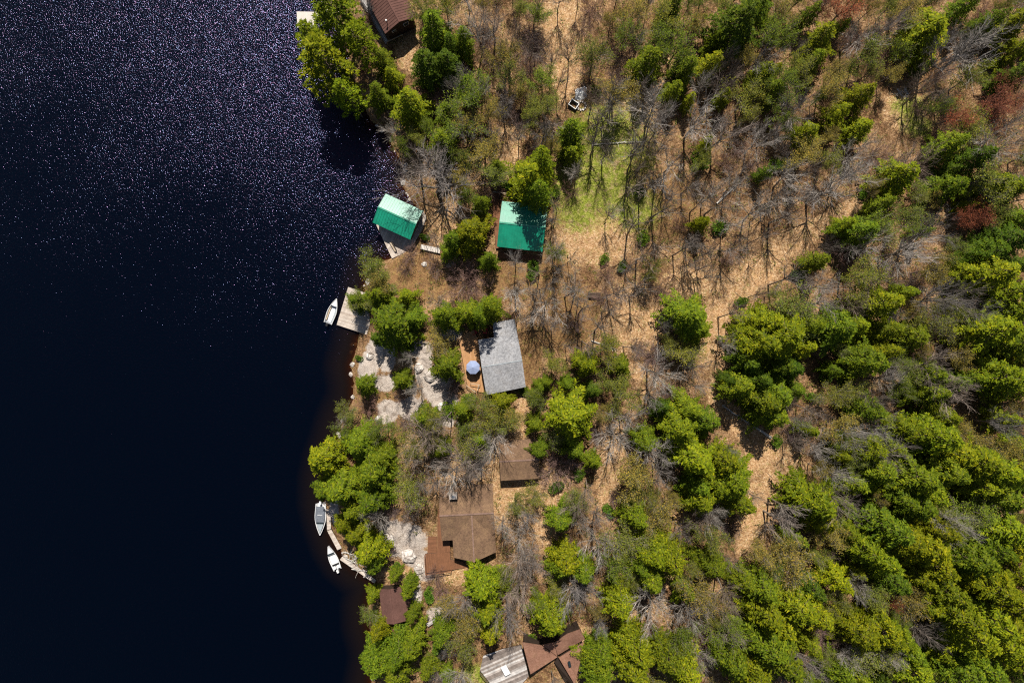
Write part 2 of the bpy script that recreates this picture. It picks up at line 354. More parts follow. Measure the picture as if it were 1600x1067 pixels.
def m_ground():
    g = NG('forest_floor'); c = g.coord()
    at = g.n("ShaderNodeAttribute", attribute_name="zones"); sp = g.n("ShaderNodeSeparateColor"); g.l(at.outputs['Color'], sp.inputs[0])
    al = at.outputs['Alpha']
    dd = g.n("ShaderNodeAttribute", attribute_name="shore").outputs['Fac']
    nA = g.noise(0.22, c, 6, 0.65); nB = g.noise(1.1, c, 5, 0.7); nC = g.noise(5.5, c, 4, 0.75); v = g.voro(4.8, c); v2 = g.voro(10.0, c)
    sv = g.n("ShaderNodeSeparateColor"); g.l(v.outputs['Color'], sv.inputs[0])
    sv2 = g.n("ShaderNodeSeparateColor"); g.l(v2.outputs['Color'], sv2.inputs[0])
    leafr = g.math('MULTIPLY_ADD', sv.outputs[0], 0.5, g.math('MULTIPLY', sv2.outputs[1], 0.5))
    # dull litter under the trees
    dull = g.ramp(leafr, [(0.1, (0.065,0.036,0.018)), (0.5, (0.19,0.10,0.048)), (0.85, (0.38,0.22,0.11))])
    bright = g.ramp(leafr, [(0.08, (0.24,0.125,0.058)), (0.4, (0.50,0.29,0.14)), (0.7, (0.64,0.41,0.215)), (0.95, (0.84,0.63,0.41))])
    nD = g.noise(0.5, c, 6, 0.75, 0.8)
    earth = g.ramp(g.math('MULTIPLY_ADD', nC.outputs[0], 0.7, g.math('MULTIPLY', leafr, 0.3)), [(0.3, (0.15,0.078,0.035)), (0.5, (0.30,0.165,0.075)), (0.7, (0.42,0.28,0.12))])
    green = g.ramp(g.math('MULTIPLY_ADD', nC.outputs[0], 0.55, g.math('MULTIPLY', leafr, 0.45)), [(0.25, (0.08,0.10,0.014)), (0.5, (0.24,0.30,0.03)), (0.66, (0.42,0.42,0.09)), (0.8, (0.62,0.48,0.27))])
    straw = g.ramp(g.math('MULTIPLY_ADD', nC.outputs[0], 0.5, g.math('MULTIPLY', leafr, 0.5)), [(0.25, (0.19,0.13,0.05)), (0.5, (0.40,0.29,0.14)), (0.8, (0.68,0.52,0.32))])
    grass = g.mix(g.maprange(nB.outputs[0], 0.30, 0.52), straw, green)
    n1 = g.noise(0.9, c, 8, 0.7); n2 = g.noise(6, c, 5, 0.7); ve = g.voro(0.55, c, 'DISTANCE_TO_EDGE')
    rock = g.ramp(n1.outputs[0], [(0.26, (0.30,0.23,0.17)), (0.40, (0.58,0.49,0.42)), (0.56, (0.70,0.61,0.53))])
    rock = g.mix(1.0, rock, g.ramp(n2.outputs[0], [(0.3, (0.6,)*3), (0.7, (1.12,)*3)]), 'MULTIPLY')
    rock = g.mix(g.maprange(ve.outputs['Distance'], 0.0, 0.025, 0.5, 0.0), rock, (0.10,0.07,0.045))
    def edge(m, amt=1.0):
        e = g.math('ADD', m, g.math('MULTIPLY', g.math('SUBTRACT', nB.outputs[0], 0.5), 1.6*amt))
        e = g.math('ADD', e, g.math('MULTIPLY', g.math('SUBTRACT', nC.outputs[0], 0.5), 0.7*amt))
        return g.maprange(e, 0.35, 0.62)
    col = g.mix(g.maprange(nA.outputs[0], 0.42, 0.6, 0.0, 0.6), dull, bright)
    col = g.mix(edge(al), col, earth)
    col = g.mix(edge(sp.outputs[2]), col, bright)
    moss = g.math('MULTIPLY', g.maprange(nB.outputs[0], 0.56, 0.66), 0.35)
    col = g.mix(moss, col, (0.13,0.13,0.035))
    lm = g.math('ADD', sp.outputs[0], g.math('ADD', g.math('MULTIPLY', g.math('SUBTRACT', nB.outputs[0], 0.5), 1.5), g.math('MULTIPLY', g.math('SUBTRACT', nC.outputs[0], 0.5), 1.5)))
    col = g.mix(g.maprange(lm, 0.1, 0.75, 0.0, 0.96), col, grass)
    col = g.mix(edge(sp.outputs[1], 0.8), col, rock)
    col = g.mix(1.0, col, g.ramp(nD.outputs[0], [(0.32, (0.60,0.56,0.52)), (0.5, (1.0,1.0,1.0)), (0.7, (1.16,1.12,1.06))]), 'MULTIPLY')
    under = g.ramp(nC.outputs[0], [(0.3, (0.10,0.045,0.018)), (0.7, (0.26,0.12,0.045))])
    col = g.mix(g.maprange(dd, -0.05, -0.5), col, under)
    h = g.math('MULTIPLY_ADD', leafr, 0.6, nC.outputs[0])
    return g.done(g.princ(col, 0.95, 0.1, normal=g.bump(h, 0.9, 0.16)))

def m_water():
    g = NG('lake_water'); c = g.coord()
    dep = g.n("ShaderNodeAttribute", attribute_name="depth").outputs['Fac']
    mp = g.n("ShaderNodeMapping"); mp.inputs['Rotation'].default_value = (0, 0, R_(-18)); mp.inputs['Scale'].default_value = (1.25, 0.8, 1); g.l(c, mp.inputs[0])
    a = g.noise(3.9, mp.outputs[0], 2.0, 0.5, 0.4); b = g.noise(0.35, mp.outputs[0], 2, 0.5)
    gust = g.noise(0.045, c, 3, 0.6)
    amp = g.maprange(gust.outputs[0], 0.3, 0.7, 0.75, 1.15)
    sx_ = g.n('ShaderNodeSeparateXYZ'); g.l(c, sx_.inputs[0])
    amp = g.math('MULTIPLY', amp, g.maprange(sx_.outputs[1], -12, 50, 0.55, 1.22))   # waves flattened towards the bottom to thin out the glints there
    hsum = g.math('MULTIPLY', g.math('MULTIPLY_ADD', b.outputs[0], 0.6, a.outputs[0]), amp)
    nm = g.bump(hsum, 1.0, WAVE)
    base = g.mix(g.maprange(dep, 0.0, 3.0), (0.012,0.007,0.003), (0.0002,0.0014,0.0036))
    tn = g.noise(2.2, c, 1); tint = g.ramp(tn.outputs[0], [(0.3, (0.36,0.55,1.0)), (0.5, (0.50,0.50,1.0)), (0.62, (0.88,0.48,1.0)), (0.75, (0.6,0.8,1.0))])  # violet and blue glint colour put into the specular tint
    p = g.princ(base, 0.145, 0.62, normal=nm, ior=1.33); g.l(tint, p.inputs['Specular Tint'])
    tr = g.n("ShaderNodeBsdfTransparent"); tr.inputs[0].default_value = (0.60,0.38,0.2,1)
    al = g.maprange(dep, 0.0, 1.2, 0.2, 1.0)
    al = g.math('POWER', al, 0.7)
    ms = g.n("ShaderNodeMixShader"); g.l(al, ms.inputs[0]); g.l(tr.outputs[0], ms.inputs[1]); g.l(p.outputs[0], ms.inputs[2])
    return g.done(ms)
WAVE = 0.104
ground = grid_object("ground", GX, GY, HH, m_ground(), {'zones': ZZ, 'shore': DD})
wx = axis(-104, -10, 0.5, FAR[:9]); wx = wx[wx < 40]; 
WX, WY = np.meshgrid(wx, GY); WHH, WDD, _z = height(WX, WY)
lake = grid_object("lake_water", wx, GY, np.zeros(WX.shape), m_water(), {'depth': np.maximum(-WHH, 0)}, keep=(WDD < 0.6).ravel())

# ------------------------------------------------------------------ prototypes of trees
def leafquad(mb, p, d, ln, wd, up, m=0):
    d = d.normalized(); s = d.cross(up)
    if s.length < 1e-3: s = d.orthogonal()
    s.normalize(); q = p + d*ln
    mid = p + d*(ln*0.45)
    mb.face([p, mid + s*(wd/2), q, mid - s*(wd/2)], m)

def conifer(seed, H=16.0, R=4.0, base=0.14, shape=0.75, kind='hemlock'):
    r = random.Random(seed); trunk = MB(); crown = MB()
    z0 = H*base; nl = 14
    lx, ly = r.uniform(-.25,.25), r.uniform(-.25,.25)
    def axisp(z): t = z/H; return Vector((lx*t*t*2, ly*t*t*2, z))
    prev = Vector((0,0,-0.6)); 
    for i in range(1, 9):
        z = H*0.97*i/8; p = axisp(z); trunk.tube(prev, p, 0.23*(1-(i-1)/8.3), 0.23*(1-i/8.3), 7); prev = p
    lobes = [(r.uniform(0, 6.28), r.uniform(0.06, 0.16)) for _ in range(3)]
    for li in range(nl):
        t = (li + r.uniform(-.3,.3))/(nl-1); t = min(max(t, 0), 1)
        z = z0 + (H-z0)*(t**0.92)
        if kind == 'pine': prof = (1-t)**0.55*(0.55+0.45*min(1, t*4+0.2))
        else: prof = (1-t)**shape*(0.8+0.2*min(1, t*5))
        nb = int(round(7.2 - 3.0*t)) if kind != 'pine' else r.choice((5,6,6))
        a0 = r.uniform(0, 6.28)
        for bi in range(nb):
            az = a0 + 6.283*bi/nb + r.uniform(-.3,.3)
            lob = 1 + sum(k*math.cos((n_+2)*(az-ph)) for n_, (ph, k) in enumerate(lobes))
            L = R*prof*lob*r.uniform(0.58, 1.22) + 0.25
            if kind == 'pine': L = R*prof*lob*r.uniform(0.55, 1.25) + 0.3
            droop = r.uniform(0.12, 0.34) if kind != 'pine' else r.uniform(-.02, 0.18)
            rise = r.uniform(0.05, 0.25) + (0.4*t)
            dirv = Vector((math.cos(az), math.sin(az), 0)); side = Vector((-dirv.y, dirv.x, 0)); o = axisp(z)
            bend = r.uniform(-.18,.18)
            def bp(s): return o + dirv*(L*s) + side*(bend*L*s*s) + Vector((0,0, L*(rise*s - (droop+rise)*s*s)))
            if li < nl-2:
                trunk.tube(bp(0), bp(0.45), 0.05*L/R+0.012, 0.03*L/R+.01, 3); trunk.tube(bp(0.45), bp(0.85), 0.03*L/R+.01, 0.008, 3)
            step = 0.24 if kind != 'pine' else 0.3; n = max(3, int(L/step)); s0 = 0.22 if kind != 'pine' else 0.35
            for k in range(n+1):
                s = s0 + (1-s0)*k/n; p = bp(s); fw = (bp(min(1, s+.05)) - bp(s-.05)).normalized()
                sl = (0.15*L + 0.36)*math.sin(math.pi*min(1, (s*0.72+0.25)))*r.uniform(.7, 1.2)
                if kind == 'pine':
                    # clumps of needles fanning out
                    if r.random() < 0.10: continue
                    sd = side*(r.uniform(-1,1)*0.30*L*(1-s*0.6)); c = p + sd + Vector((0,0,r.uniform(-.15,.25)))
                    for q in range(7):
                        a = az + r.uniform(-1.5,1.5); d = Vector((math.cos(a), math.sin(a), r.uniform(-.2,.7)))
                        leafquad(crown, c, d, r.uniform(.35,.75), r.uniform(.13,.24), Vector((r.uniform(-.5,.5),r.uniform(-.5,.5),1)))
                    continue
                for sg in (-1, 1):
                    d = (fw*r.uniform(.45,.95) + side*sg + Vector((0,0,r.uniform(-.35,.2)))).normalized()
                    nsub = max(2, int(sl/0.28)) if sl > .3 else 1
                    for q in range(nsub):
                        c = p + d*(sl*(q/nsub)) + Vector((0,0,-0.25*(sl*q/nsub)**2 + r.uniform(-.07,.09)))
                        dd_ = (d + side*(sg*r.uniform(-.5,.5)) + fw*r.uniform(-.4,.6) + Vector((0,0,r.uniform(-.35,.3)))).normalized()
                        leafquad(crown, c, dd_, r.uniform(.34,.66), r.uniform(.15,.27), Vector((r.uniform(-.7,.7), r.uniform(-.7,.7), 1)))
            # tip
            leafquad(crown, bp(.97), bp(1)-bp(.95), .5, .2, Vector((0,0,1)))
    for q in range(14):
        a = r.uniform(0,6.28); d = Vector((math.cos(a), math.sin(a), r.uniform(.3,1.5)))
        leafquad(crown, axisp(H*r.uniform(.93,.99)), d, r.uniform(.3,.6), .16, Vector((0.3,0,1)))
    return trunk.mesh('trunk', M['bark']), crown.mesh('crown', M['leaf'])

def broadleaf(seed, H=14.0, R=4.2, leaves=0, stems=1, fine=1.0, mats=None, fork=0.38, leafsize=.22, mx0=4):
    """leafless or budding tree: trunk and limbs, then fine branches"""
    r = random.Random(seed); trunk = MB(); crown = MB()
    tips = []
    def grow(p, d, L, rad, lvl, mx):
        nseg = 3 if lvl < 2 else 2
        q = p; dd_ = d.normalized()
        for i in range(nseg):
            dd_ = (dd_ + Vector((r.uniform(-.22,.22), r.uniform(-.22,.22), r.uniform(-.10,.14)))).normalized()
            e = q + dd_*(L/nseg); r0 = rad*(1-0.5*i/nseg); r1 = rad*(1-0.5*(i+1)/nseg)
            (trunk if lvl <= 1 else crown).tube(q, e, r0, r1, 5 if lvl == 0 else (4 if lvl == 1 else 3))
            if lvl < mx:
                nb = (2 if lvl < 3 else r.choice((1,1,2)))
                for _ in range(nb):
                    ax = dd_.orthogonal().normalized(); ax.rotate(Matrix.Rotation(r.uniform(0,6.28), 3, dd_))
                    ang = r.uniform(.45, 1.0); nd = dd_*math.cos(ang) + ax*math.sin(ang); nd.z += 0.12
                    grow(q.lerp(e, r.uniform(.3,1)), nd, L*r.uniform(.42,.68), max(r1*0.6, 0.015), lvl+1, mx)
            q = e
        if lvl >= mx-1: tips.append((q, dd_))
        if lvl < mx:
            for _ in range(2 if lvl < 3 else 1):
                nd = dd_ + Vector((r.uniform(-.5,.5), r.uniform(-.5,.5), r.uniform(-.1,.3)))
                grow(q, nd, L*r.uniform(.5,.7), max(rad*.5, .015), lvl+1, mx)
    if stems == 1:
        q = Vector((0,0,-.5)); top = H*fork; lean = Vector((r.uniform(-.08,.08), r.uniform(-.08,.08), 1)); rad = 0.235
        for i in range(4):
            e = q + (lean + Vector((r.uniform(-.06,.06), r.uniform(-.06,.06), 0)))*((top+.5)/4); trunk.tube(q, e, rad*(1.12-i*.09), rad*(1.12-(i+1)*.09), 8); q = e
        nl = r.choice((4,5,5)); a0 = r.uniform(0,6.28)
        for i in range(nl):
            a = a0 + 6.283*i/nl + r.uniform(-.3,.3); el = r.uniform(.55, 1.15)
            d = Vector((math.cos(a)*math.cos(el), math.sin(a)*math.cos(el), math.sin(el)))
            grow(q + Vector((0,0,r.uniform(-1.2,0))), d, (H-top)*r.uniform(.42,.6), rad*.58, 1, mx0)
        grow(q, Vector((r.uniform(-.15,.15), r.uniform(-.15,.15), 1)), (H-top)*.5, rad*.62, 1, mx0)
    else:
        for i in range(stems):
            a = 6.283*i/stems + r.uniform(-.3,.3); el = r.uniform(.75,1.25)
            d = Vector((math.cos(a)*math.cos(el), math.sin(a)*math.cos(el), math.sin(el)))
            grow(Vector((math.cos(a)*.25, math.sin(a)*.25, -.2)), d, H*.55, .06, 1, 4)
    # normalise to R and H
    V = np.array(crown.v); rr = np.percentile(np.hypot(V[:,0], V[:,1]), 94); zz = V[:,2].max()
    for b in (trunk, crown):
        b.v = [(x*(R/rr if z > 0 else 1), y*(R/rr if z > 0 else 1), z*H/zz) for x, y, z in b.v]
    if leaves:
        sc = R/rr
        for k in range(leaves):
            p, d = r.choice(tips); p = Vector((p.x*sc, p.y*sc, p.z*H/zz)) + Vector((r.gauss(0,.28), r.gauss(0,.28), r.gauss(0,.22)))
            dv = Vector((r.uniform(-1,1), r.uniform(-1,1), r.uniform(-.4,.6)))
            leafquad(crown, p, dv, leafsize*r.uniform(.7,1.5), leafsize*r.uniform(.45,.8), Vector((r.uniform(-.6,.6), r.uniform(-.6,.6), 1)), 1)
    return trunk.mesh('trunk', M['bark_grey']), crown.mesh('crown', mats or [M['twig_obj'], M['leaf']])

def bush(seed, R=1.5, H=2.0, n=900):
    r = random.Random(seed); t = MB(); c = MB()
    lob = [(Vector((r.uniform(-.6,.6)*R, r.uniform(-.6,.6)*R, r.uniform(.3,.7)*H)), r.uniform(.45,.75)*R) for _ in range(6)]
    for (q, s) in lob: t.tube((q.x*.15, q.y*.15, -.1), q, .045, .02, 4)
    for k in range(n):
        q, s = r.choice(lob); d = Vector((r.gauss(0,1), r.gauss(0,1), r.gauss(0,1)+.3)).normalized(); p = q + Vector((d.x*s, d.y*s, d.z*s*.75))*r.uniform(.6,1.0)
        dv = d + Vector((r.uniform(-.7,.7), r.uniform(-.7,.7), r.uniform(-.5,.5)))
        leafquad(c, p, dv, r.uniform(.2,.45), r.uniform(.1,.2), Vector((r.uniform(-.6,.6), r.uniform(-.6,.6), 1)))
    return t.mesh('stems', M['bark']), c.mesh('foliage', M['leaf'])

PROTO = {
 'C': [conifer(s, 16, 4, b, sh) for s, b, sh in ((1,.12,.75),(2,.10,.62),(3,.15,.85),(4,.1,.7),(5,.14,.58),(6,.12,.8),(21,.1,.66))],
 'W': [conifer(s, 18, 4.6, .3, .6, 'pine') for s in (11,12,13)],
 'B': [broadleaf(s, 14, 4.2, 0) for s in (31,32,33,34,35,36,37)],
 'K': [broadleaf(s, 15, 3.6, 0, fork=.5, mx0=3) for s in (81,82,83,84)],
 'O': [broadleaf(s, 12, 4.0, 3300, mats=[M['twig'], M['leaf']]) for s in (41,42,43,44,45)],
 'R': [broadleaf(s, 12, 4.0, 2400, mats=[M['twig_obj'], M['leaf']], leafsize=.17) for s in (51,52,53)],
 'P': [broadleaf(s, 5, 3.2, 0, stems=9) for s in (61,62,63)],
 'S': [bush(s) for s in (71,72,73,74)],
}
DIM = {'C': (16,4), 'W': (18,4.6), 'B': (14,4.2), 'K': (15,3.6), 'O': (12,4.0), 'R': (12,4.0), 'P': (5,3.2), 'S': (2.6,1.5)}

# crowns as seen in the picture: centre x, centre y, radius
T = {}
T['W'] = """525,28,42 508,100,44 560,55,30 490,65,26 545,150,26"""
T['Y'] = """612,122,18 640,168,38 847,258,26 822,276,38 735,368,32 1110,100,24 1130,152,15 1190,118,25 1283,65,30 1450,50,48 1582,38,28 1590,78,25 1347,150,25 1307,180,22 1342,200,25 1262,207,26
 1207,112,15 1405,282,33 1320,352,18 1550,430,40 1585,455,30 1512,425,25 1375,475,36 1588,490,25 1195,503,32 596,464,22 636,466,18 785,628,22 915,567,26 895,648,46 1065,668,36 1085,715,42 1130,722,32 1145,750,35
 1190,530,38 1220,522,38 1262,508,25 1340,510,22 1380,550,24 1550,520,42 1562,587,38 1590,605,25 1462,680,38 1470,655,25 1487,707,35 1355,697,26 1525,722,38 1562,737,38 1595,740,25 1420,675,28 1270,780,38
 510,720,36 536,818,20 556,838,22 577,860,28 582,930,14 592,980,18 765,985,26 860,967,36 757,950,32 910,892,22 886,875,30 863,956,30 970,938,32 1021,860,36 1050,869,33 1096,783,32 1154,786,25 1122,765,30
 1200,956,32 987,1010,34 993,1042,38 1073,1048,36 1180,1050,30 1286,812,28 1350,855,32 1378,875,30 1413,840,35 1445,861,38 1459,885,30 1445,765,30 1568,832,38 1585,858,30 1545,910,35 1511,990,36 1545,961,35 1574,938,35
 1560,1005,32 1588,990,30 1588,1035,28 1488,958,38 1344,987,32 1378,984,34 1401,995,25 1430,1050,32 1278,961,25 1223,973,28 752,917,34 1243,956,36 300,-900,1 1470,830,26 1435,905,24 1525,760,26 1500,720,20 1425,800,24 1395,850,22 1600,900,26 1605,700,24 1602,560,22 1570,655,20"""
T['G'] = """595,92,22 590,150,22 680,48,35 722,66,25 690,226,28 777,262,18 895,210,28 893,240,22 1015,98,30 1070,107,28 1052,140,20 1180,15,28 1210,140,22 1262,25,18 1270,95,20 1510,8,25 1482,228,28 749,320,18 710,376,24 762,408,18 841,300,28
 1482,290,30 1575,297,28 1277,410,22 1075,492,40 1090,515,30 616,502,42 647,498,22 560,470,20 695,497,28 728,488,26 749,490,22 771,480,22 695,572,28 627,594,20 569,603,20 835,662,18 845,700,18 895,700,22 927,722,18 1075,637,28 1102,660,28 1010,685,25
 1158,605,30 1195,625,33 1205,650,28 1212,612,30 1245,610,18 1305,515,34 1355,562,30 1390,515,22 1425,525,25 1587,537,30 1450,617,26 1355,635,28 1375,737,32 1425,745,35 1480,740,35 1300,575,14 1090,765,28
 560,690,34 580,737,38 535,762,38 512,762,25 585,775,32 552,800,22 585,878,18 600,712,22 615,899,13 640,912,13 637,923,15 645,957,15 582,1022,26 590,1040,28 622,1017,30 647,1007,24 622,1050,28 670,1047,18 697,1057,15 690,992,24 750,690,20 690,700,18
 757,952,30 877,887,28 932,1030,28 930,1055,25 877,812,28 915,892,25 993,803,28 1021,904,30 1004,884,22 1110,881,28 1188,915,30 941,1019,28 935,1045,28 1039,1027,33 1145,1033,35 1200,1005,36 1223,1033,36 1384,823,35 1419,783,32 1540,855,30 1568,783,30
 1516,875,36 1473,921,33 1545,1042,32 1502,1042,30 1473,1048,22 1419,1019,25 1309,1048,25 1375,322,20 1350,362,30 1545,285,30 836,617,14 843,603,14 666,655,24 724,643,20 970,572,20 852,600,14 885,597,14 700,175,22 735,135,20 1455,580,22 1490,600,22 1330,755,24 1395,700,22 1515,590,18 1600,340,24 1600,1010,24 1440,360,14 1160,905,20 1070,925,20 700,395,16 1310,790,20 1240,845,18"""
T['D'] = """668,102,34 700,100,26 1152,40,46 1575,377,33 1537,392,28 1545,30,24 1035,640,20 1170,568,24 1215,575,25 1140,590,18 591,530,14 1525,245,28 1590,290,24 700,70,22 1585,120,24 1590,415,24 1480,270,18 1050,15,22 1240,575,20 1190,590,24"""
T['O'] = """660,10,24 735,150,33 702,200,36 727,190,26 790,85,26 755,235,26 722,245,18 835,15,20 850,125,24 855,155,22 932,80,26 980,45,22 995,15,25 1040,20,26 1032,55,25 1062,70,30 965,145,28 1170,150,30 1208,50,22
 1220,50,26 1225,12,22 1250,105,24 1362,75,25 1425,8,24 1520,120,24 1475,165,18 1225,122,26 1225,160,24 1305,132,24 1262,245,26 1545,275,40 1525,200,26 719,277,22 766,268,24 586,420,24 587,438,24 557,470,18 870,392,16
 1385,355,28 1350,430,33 1465,420,25 1245,485,36 540,645,16 751,632,18 769,653,26 798,655,20 972,617,30 835,622,18 1070,550,24 995,745,32 1462,512,30 1512,557,24 1307,620,24 1412,610,18 1320,665,26 1525,690,26 1582,700,26 1512,670,16 1310,685,18
 537,672,17 597,670,22 635,760,28 672,665,26 640,700,24 742,700,26 795,660,20 805,790,18 577,962,14 702,952,22 730,977,24 725,1012,26 790,905,22 840,942,18 872,922,20 837,777,18 900,777,20 975,846,33 958,886,26 1015,777,24 1033,806,30 1108,843,26
 1165,869,26 1096,930,32 1205,869,28 1067,996,26 1136,990,28 1243,881,36 1217,895,24 1301,838,24 1531,806,32 1499,818,26 1309,944,22 1367,1036,30 1373,933,24 1395,1030,20 1100,250,18 1010,250,18 1300,250,18 1340,610,20 1480,480,20 1440,300,16 1410,560,18 935,960,14 600,440,16 830,175,20 760,170,22"""
T['B'] = """545,135,18 750,37,38 772,25,30 795,75,28 750,128,26 727,195,22 672,276,58 645,262,34 857,195,24 932,142,22 965,145,26 1027,168,38 1032,196,36 1092,190,36 1142,200,36 1195,212,30 1130,125,22 1195,82,24 1055,250,26 950,175,24
 1355,42,28 1532,75,40 1495,82,34 1460,135,24 1255,165,30 1210,208,20 1342,243,30 1450,245,33 1570,225,36 1245,272,28 1217,305,28 1247,347,28 1307,290,38 1340,265,28 1470,360,38 1425,390,38 1360,380,32 1305,445,32 1380,440,30 1470,465,38 1512,460,30 1295,470,25 1545,485,24
 870,390,24 907,452,30 857,465,33 990,420,18 1082,287,22 1090,375,16 805,452,26 832,485,30 527,660,12 1032,582,33 980,660,28 970,685,32 1025,715,30 1035,740,26 1152,705,16 1475,570,38 1507,612,34 1387,625,26 1275,640,22 1330,680,28 1375,675,28 1405,720,32 1575,665,28 1400,570,18 1312,745,25
 667,687,38 708,745,30 748,742,24 675,765,22 732,732,38 772,682,24 785,830,22 810,845,26 817,890,36 835,870,22 727,947,28 827,900,28 815,930,28 790,967,28 906,797,24 935,855,30 910,930,36 915,920,20 1125,812,22 1099,820,20 1151,933,33 1036,956,38 1079,961,24 1102,1036,24 1160,999,20 1330,783,32 1499,818,30 1263,1042,24 1330,1042,22 1401,1033,24
 1355,921,20 1223,818,28 1050,300,18 950,230,22 905,265,16 1000,215,24 1225,350,34 1190,330,28 1150,380,26 1120,300,24 1255,380,28 1210,410,24 960,455,24 1100,420,18 1285,700,24 1600,180,24 830,60,22"""
T['P'] = """830,37,26 825,100,24 690,150,20 835,70,24 925,8,22 830,160,20 815,175,26 1140,250,22 1330,62,22 1385,90,22 1545,22,24 1305,245,22 1375,240,24 1475,200,20 728,442,38 950,467,22 870,735,33 1025,557,26 625,620,13 706,608,15 1437,435,20 1257,829,26 1315,869,22
 1295,999,30 1309,984,18 1550,650,12 1210,185,18 960,120,18 770,90,20 760,60,20 1175,250,18 900,500,18 1000,540,18"""
T['R'] = """568,105,15 1325,12,30 1565,120,13 1562,155,31 1500,175,27 1567,182,26 1532,330,22 1512,345,18 1396,944,14 1590,150,20 1290,10,16"""
T['S'] = """932,142,9 663,371,7 1006,372,11 1124,356,13 830,422,12 972,417,8 1095,250,14 1220,255,14 672,930,10 607,987,11 780,905,16 747,892,16 685,1010,12 885,597,10 1160,470,9 1245,430,10 700,640,12 730,625,10 655,985,11
 945,405,8 1290,590,11 1320,600,10 1270,620,9 560,560,6 640,540,8 620,890,9 830,1000,9 870,760,11 905,740,10 950,800,10 1060,915,10 1200,780,9 1215,690,9 1350,300,9 1000,300,9 795,290,10 870,300,9 820,610,8 605,1000,10 630,985,9"""

COLS = {'K': (0.30,0.25,0.21), 'E': (0.16,0.22,0.010), 'W': (0.20,0.25,0.010), 'Y': (0.185,0.225,0.008), 'G': (0.135,0.190,0.010), 'D': (0.075,0.125,0.008), 'O': (0.19,0.22,0.035), 'B': (0.34,0.28,0.24), 'P': (0.30,0.19,0.16), 'R': (0.28,0.10,0.065), 'S': (0.11,0.20,0.02)}
SORT = {
 'W': ('white_pine', 'spreading yellow-green white pine', 'pine tree', 'white pines on the upper left shore'),
 'Y': ('hemlock_tree', '{s} yellow-green evergreen with feathery boughs', 'evergreen tree', 'evergreen trees of the lakeside forest'),
 'G': ('hemlock_tree', '{s} mid-green evergreen with layered boughs', 'evergreen tree', 'evergreen trees of the lakeside forest'),
 'D': ('hemlock_tree', '{s} dark green dense evergreen', 'evergreen tree', 'evergreen trees of the lakeside forest'),
 'O': ('budding_tree', '{s} olive-green tree just coming into leaf', 'budding tree', 'olive budding trees of the forest'),
 'B': ('bare_tree', '{s} bare grey-branched tree', 'bare tree', 'bare leafless trees'),
 'P': ('bare_shrub', '{s} bushy leafless purple-brown shrub', 'bare shrub', 'leafless brown shrubs'),
 'R': ('red_maple', '{s} red-budding maple', 'maple tree', 'red budding maples'),
 'K': ('bare_tree', '{s} slender leafless tree with few branches', 'bare tree', 'slender leafless trees of the clearing'),
 'E': ('young_evergreen', '{s} young evergreen', 'young evergreen', 'young evergreens between the tall crowns'),
 'S': ('green_bush', '{s} bright green bush', 'bush', 'small green bushes'),
}
LAND = [(625,20,"the brown-roofed house at the top"),(622,340,"the green-roofed boathouse"),(815,354,"the green-roofed cottage"),(935,320,"the mossy lawn"),
 (537,485,"the dock with the aluminium boat"),(785,560,"the grey-roofed cottage"),(680,605,"the pale rock slab"),(810,720,"the small brown cabin"),(735,815,"the large brown-roofed house"),
 (508,835,"the two moored motorboats"),(612,945,"the brown waterside shed"),(870,1028,"the star-roofed house"),(1405,178,"the oval clearing"),(1166,658,"the fallen log"),(905,158,"the white tarp heap")]
def direction(dx, dy):
    a = math.degrees(math.atan2(-dy, dx)) % 360
    return ["right of","above right of","above","above left of","left of","below left of","below","below right of"][int((a+22.5)//45) % 8]
ORD = ["", "second ", "third ", "fourth ", "fifth ", "sixth ", "seventh ", "eighth "]
trees = []
for cls, txt in T.items():
    for k, s in enumerate(txt.split()):
        a, b, c = (float(q) for q in s.split(','))
        if b < -100: continue
        trees.append([cls, a, b, c])
# the thinner young growth between the big crowns
BLD = [(1405,178,36,44),(608,25,34,40),(622,345,44,44),(815,358,48,52),(775,560,62,66),(808,722,34,42),(722,825,62,72),(612,945,30,36),(860,1030,66,46),(780,1045,46,46),(740,905,40,14),(905,158,24,30),(1166,658,40,28)]
def openness(px, py):
    x = (px-800)/8.95; y = (533.5-py)/8.95
    m = zone_masks(np.array([[x]]), np.array([[y]]))[0,0]
    o = max(m[0], m[1], m[2], 0.7*m[3])
    for bx, by, rx, ry in BLD:
        if abs(px-bx) < rx and abs(py-by) < ry: o = 1
    return o
def shore_px(py):
    for (x0,y0),(x1,y1) in zip(SHORE, SHORE[1:]):
        if y0 <= py <= y1: return x0+(x1-x0)*(py-y0)/(y1-y0)
    return 560
kr = random.Random(41); nk = 0
while nk < 62:
    z_ = kr.random()
    if z_ < .6: px, py = kr.uniform(835,1270), kr.uniform(250,545)
    elif z_ < .8: px, py = kr.uniform(930,1060), kr.uniform(120,320)
    else: px, py = kr.choice(((kr.uniform(820,900), kr.uniform(0,260)), (kr.uniform(1120,1260), kr.uniform(560,860)), (kr.uniform(640,700), kr.uniform(640,780))))
    if (px-930)**2/66**2+(py-330)**2/80**2 < 1 or any(abs(px-bx) < rx*.9 and abs(py-by) < ry*.9 for bx, by, rx, ry in BLD): continue
    if any(t[0] in 'YGDKW' and (t[1]-px)**2+(t[2]-py)**2 < (0.75*(t[3]+12))**2 for t in trees): continue
    nk += 1; trees.append(['K', px, py, kr.uniform(13,25)])
fr = random.Random(99); cnt = {'O':0,'B':0,'P':0,'E':0}
